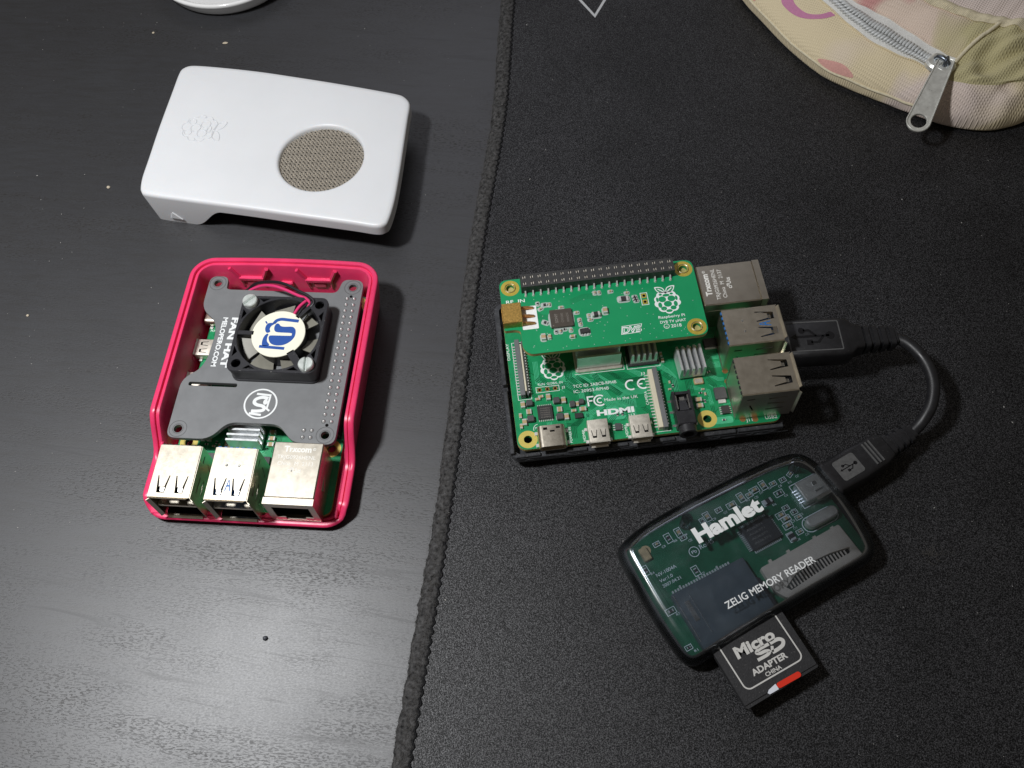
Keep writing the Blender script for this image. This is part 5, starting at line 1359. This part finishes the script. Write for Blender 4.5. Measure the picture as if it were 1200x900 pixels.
patch('top_panel', 0, 7.6, 7.0, 9.0, 60, 14, 'cloth_top')
patch('side_panel', 7.6, 14, 5.0, 9.0, 64, 40, 'cloth_side')
patch('back_panel', 0, 14, 9.0, 13, 80, 24, 'cloth_back')
def seam(name, pts, r_, matn, n=8): 
    m = M(); m.tube([tuple(p) for p in pts], r_, n); return obj(name, m, matn, bag, smooth=80)
seam('edge_piping', [surf(c*14/90, 2.6)+Vector((0,0,.1)) for c in range(0, 54)], [.55]*46+[.55-.07*k for k in range(1,9)][:8], 'piping_cloth')
seam('panel_seam', [surf(7.6+.1*math.sin(k*.2), 5.1+3.9*k/40)+Vector((0,0,.35)) for k in range(41)], .75, 'piping_cloth')
seam('tape_seam', [surf(c*7.5/50, 7.02)+Vector((0,0,.15)) for c in range(51)], .35, 'cloth_top', 6)
seam('tape_seam', [surf(c*7.5/50, 4.98)+Vector((0,0,.15)) for c in range(51)], .35, 'cloth_front', 6)
# ribbed binding along the upper seam
m = M()
for k in range(150):
    c = 14*k/150; a, b = surf(c, 8.86)+Vector((0,0,.1)), surf(c, 9.16)+Vector((0,0,.1)); mid = (a+b)/2+Vector((0,0,1.0))
    m.tube([tuple(a), tuple(a.lerp(mid,.6)+Vector((0,0,.25))), tuple(mid), tuple(b.lerp(mid,.6)+Vector((0,0,.2))), tuple(b)], .42, 5)
obj('ribbed_binding', m, 'piping_cloth', bag, smooth=80, kind='stuff')
# zipper teeth: two rows of coil bends that mesh along the middle of the tape
m = M()
for k in range(2, 56):
    c = 7.1*k/56
    for s_ in (-1, 1):
        a = surf(c+(.0 if s_ < 0 else .06), 6.0+s_*.02)+Vector((0,0,.55)); b = surf(c+(.0 if s_ < 0 else .06), 6.0+s_*.18)+Vector((0,0,.85)); d = surf(c+(.0 if s_ < 0 else .06), 6.0+s_*.42)+Vector((0,0,.65)); e_ = surf(c+(.0 if s_ < 0 else .06), 6.0+s_*.55)+Vector((0,0,.1))
        m.tube([tuple(a), tuple(b), tuple(d), tuple(e_)], [.42,.66,.6,.35], 6)
obj('zipper_teeth', m, 'zip_teeth', bag, smooth=80, kind='stuff')
def sline(cc, t): return surf(cc, t)
P0 = surf(7.12, 6.0)+Vector((0,0,.6)); ax = (surf(7.6,6.0)-surf(7.0,6.0)); ang = math.atan2(ax.y, ax.x)
m = M()
body = [(-4.4,-2.7),(-2.2,-3.6),(2.6,-3.2),(4.2,-1.8),(4.2,1.8),(2.6,3.2),(-2.2,3.6),(-4.4,2.7)]
bo = ccw(round_poly([(x*1.2, y*1.3) for x, y in body],1.2,3))
m.loft([[(x,y,-.6) for x,y in bo],[(x,y,1.0) for x,y in bo],[(x*.86,y*.84,1.7) for x,y in bo]])
sl = obj('zip_slider', m, 'zip_metal', bag, tuple(P0), ang, smooth=30)
m = M(); m.tube([(-3.0,0,1.6),(-2.4,0,2.9),(-.6,0,3.5),(1.4,0,3.3),(2.6,0,2.4),(3.0,0,1.5)],[.9,.9,.95,.9,.8,.7],8); obj('slider_bridge', m, 'zip_dark', sl, smooth=60)
# pull tab lying over the front panel and past the edge
tip = Vector((160.2,241.6,15.0))-Vector(BO); root_ = P0+Vector((.8,-.8,2.2))
dv = tip-root_; Lq = dv.length; ex = dv.normalized(); ey = Vector((0,0,1)).cross(ex).normalized(); ez = ex.cross(ey)
Tm = Matrix(((ex.x,ey.x,ez.x,root_.x),(ex.y,ey.y,ez.y,root_.y),(ex.z,ey.z,ez.z,root_.z),(0,0,0,1)))
m = M(); m.at(Tm)
L_ = Lq
outp = [(-1.4,-2.7),(2.0,-3.0),(L_-3.8,-4.2)]+arc(L_-4.2,0,4.2,-80,80,10)+[(L_-3.8,4.2),(2.0,3.0),(-1.4,2.7)]
h1 = circ(2.0,0,1.7,14); h2 = circ(L_-4.4,0,2.9,20,2.9)
m.plate(outp, [h1, h2], -.55, .55, .22)
pt = obj('pull_tab', m, 'zip_metal', bag, smooth=30)
m = M(); m.at(Tm)
m.tube([(p[0],p[1],.55) for p in outp]+[(outp[0][0],outp[0][1],.55)], .36, 6, False); obj('tab_rim', m, 'zip_metal', pt, smooth=60)
m = M(); m.at(Tm); m.tube([(2.0,0,-.8),(.6,0,1.6),(-1.4,0,1.2),(-2.6,0,-.6)], .7, 8); obj('tab_loop', m, 'zip_dark', pt, smooth=60)
# printed ring and blotches follow the cloth
def cloth_print(name, pts, w, matn, off=.10, taper_=False):
    P = catmull(pts, 8); m = M(); vs = []
    for i in range(len(P)):
        a = Vector(P[max(i-1,0)]); b = Vector(P[min(i+1,len(P)-1)]); d = (b-a).normalized() if (b-a).length > 1e-9 else Vector((1,0)); n_ = Vector((-d.y, d.x*1.0))
        n_.x *= .55; p = Vector(P[i])
        ww = w*(1 if not taper_ else max(.02, math.sin(PI*i/(len(P)-1)))**.6)
        for s_ in (-1, 0, 1): q = p+n_*ww*s_; vs.append(tuple(surf(q.x, q.y)+Vector((0,0,off)) + Vector((-.06,-.05,0))))
    n3 = len(P); fs = []
    for i in range(n3-1):
        for k in range(2): a = 3*i+k; fs.append((a, a+1, a+4, a+3))
    m.add(vs, fs); obj(name, m, matn, bag, smooth=80)
cloth_print('printed_ring', [(1.35,4.75),(1.75,4.0),(2.1,3.75),(2.55,3.85),(2.75,4.3),(2.7,4.85)], .17, 'ring_print')
cloth_print('printed_blotch', [(3.85,2.9),(4.4,3.0),(5.0,2.9)], .30, 'blotch_print', taper_=True)
cloth_print('printed_blotch', [(.9,3.4),(1.2,3.0),(1.6,2.9)], .16, 'blotch_print', taper_=True)
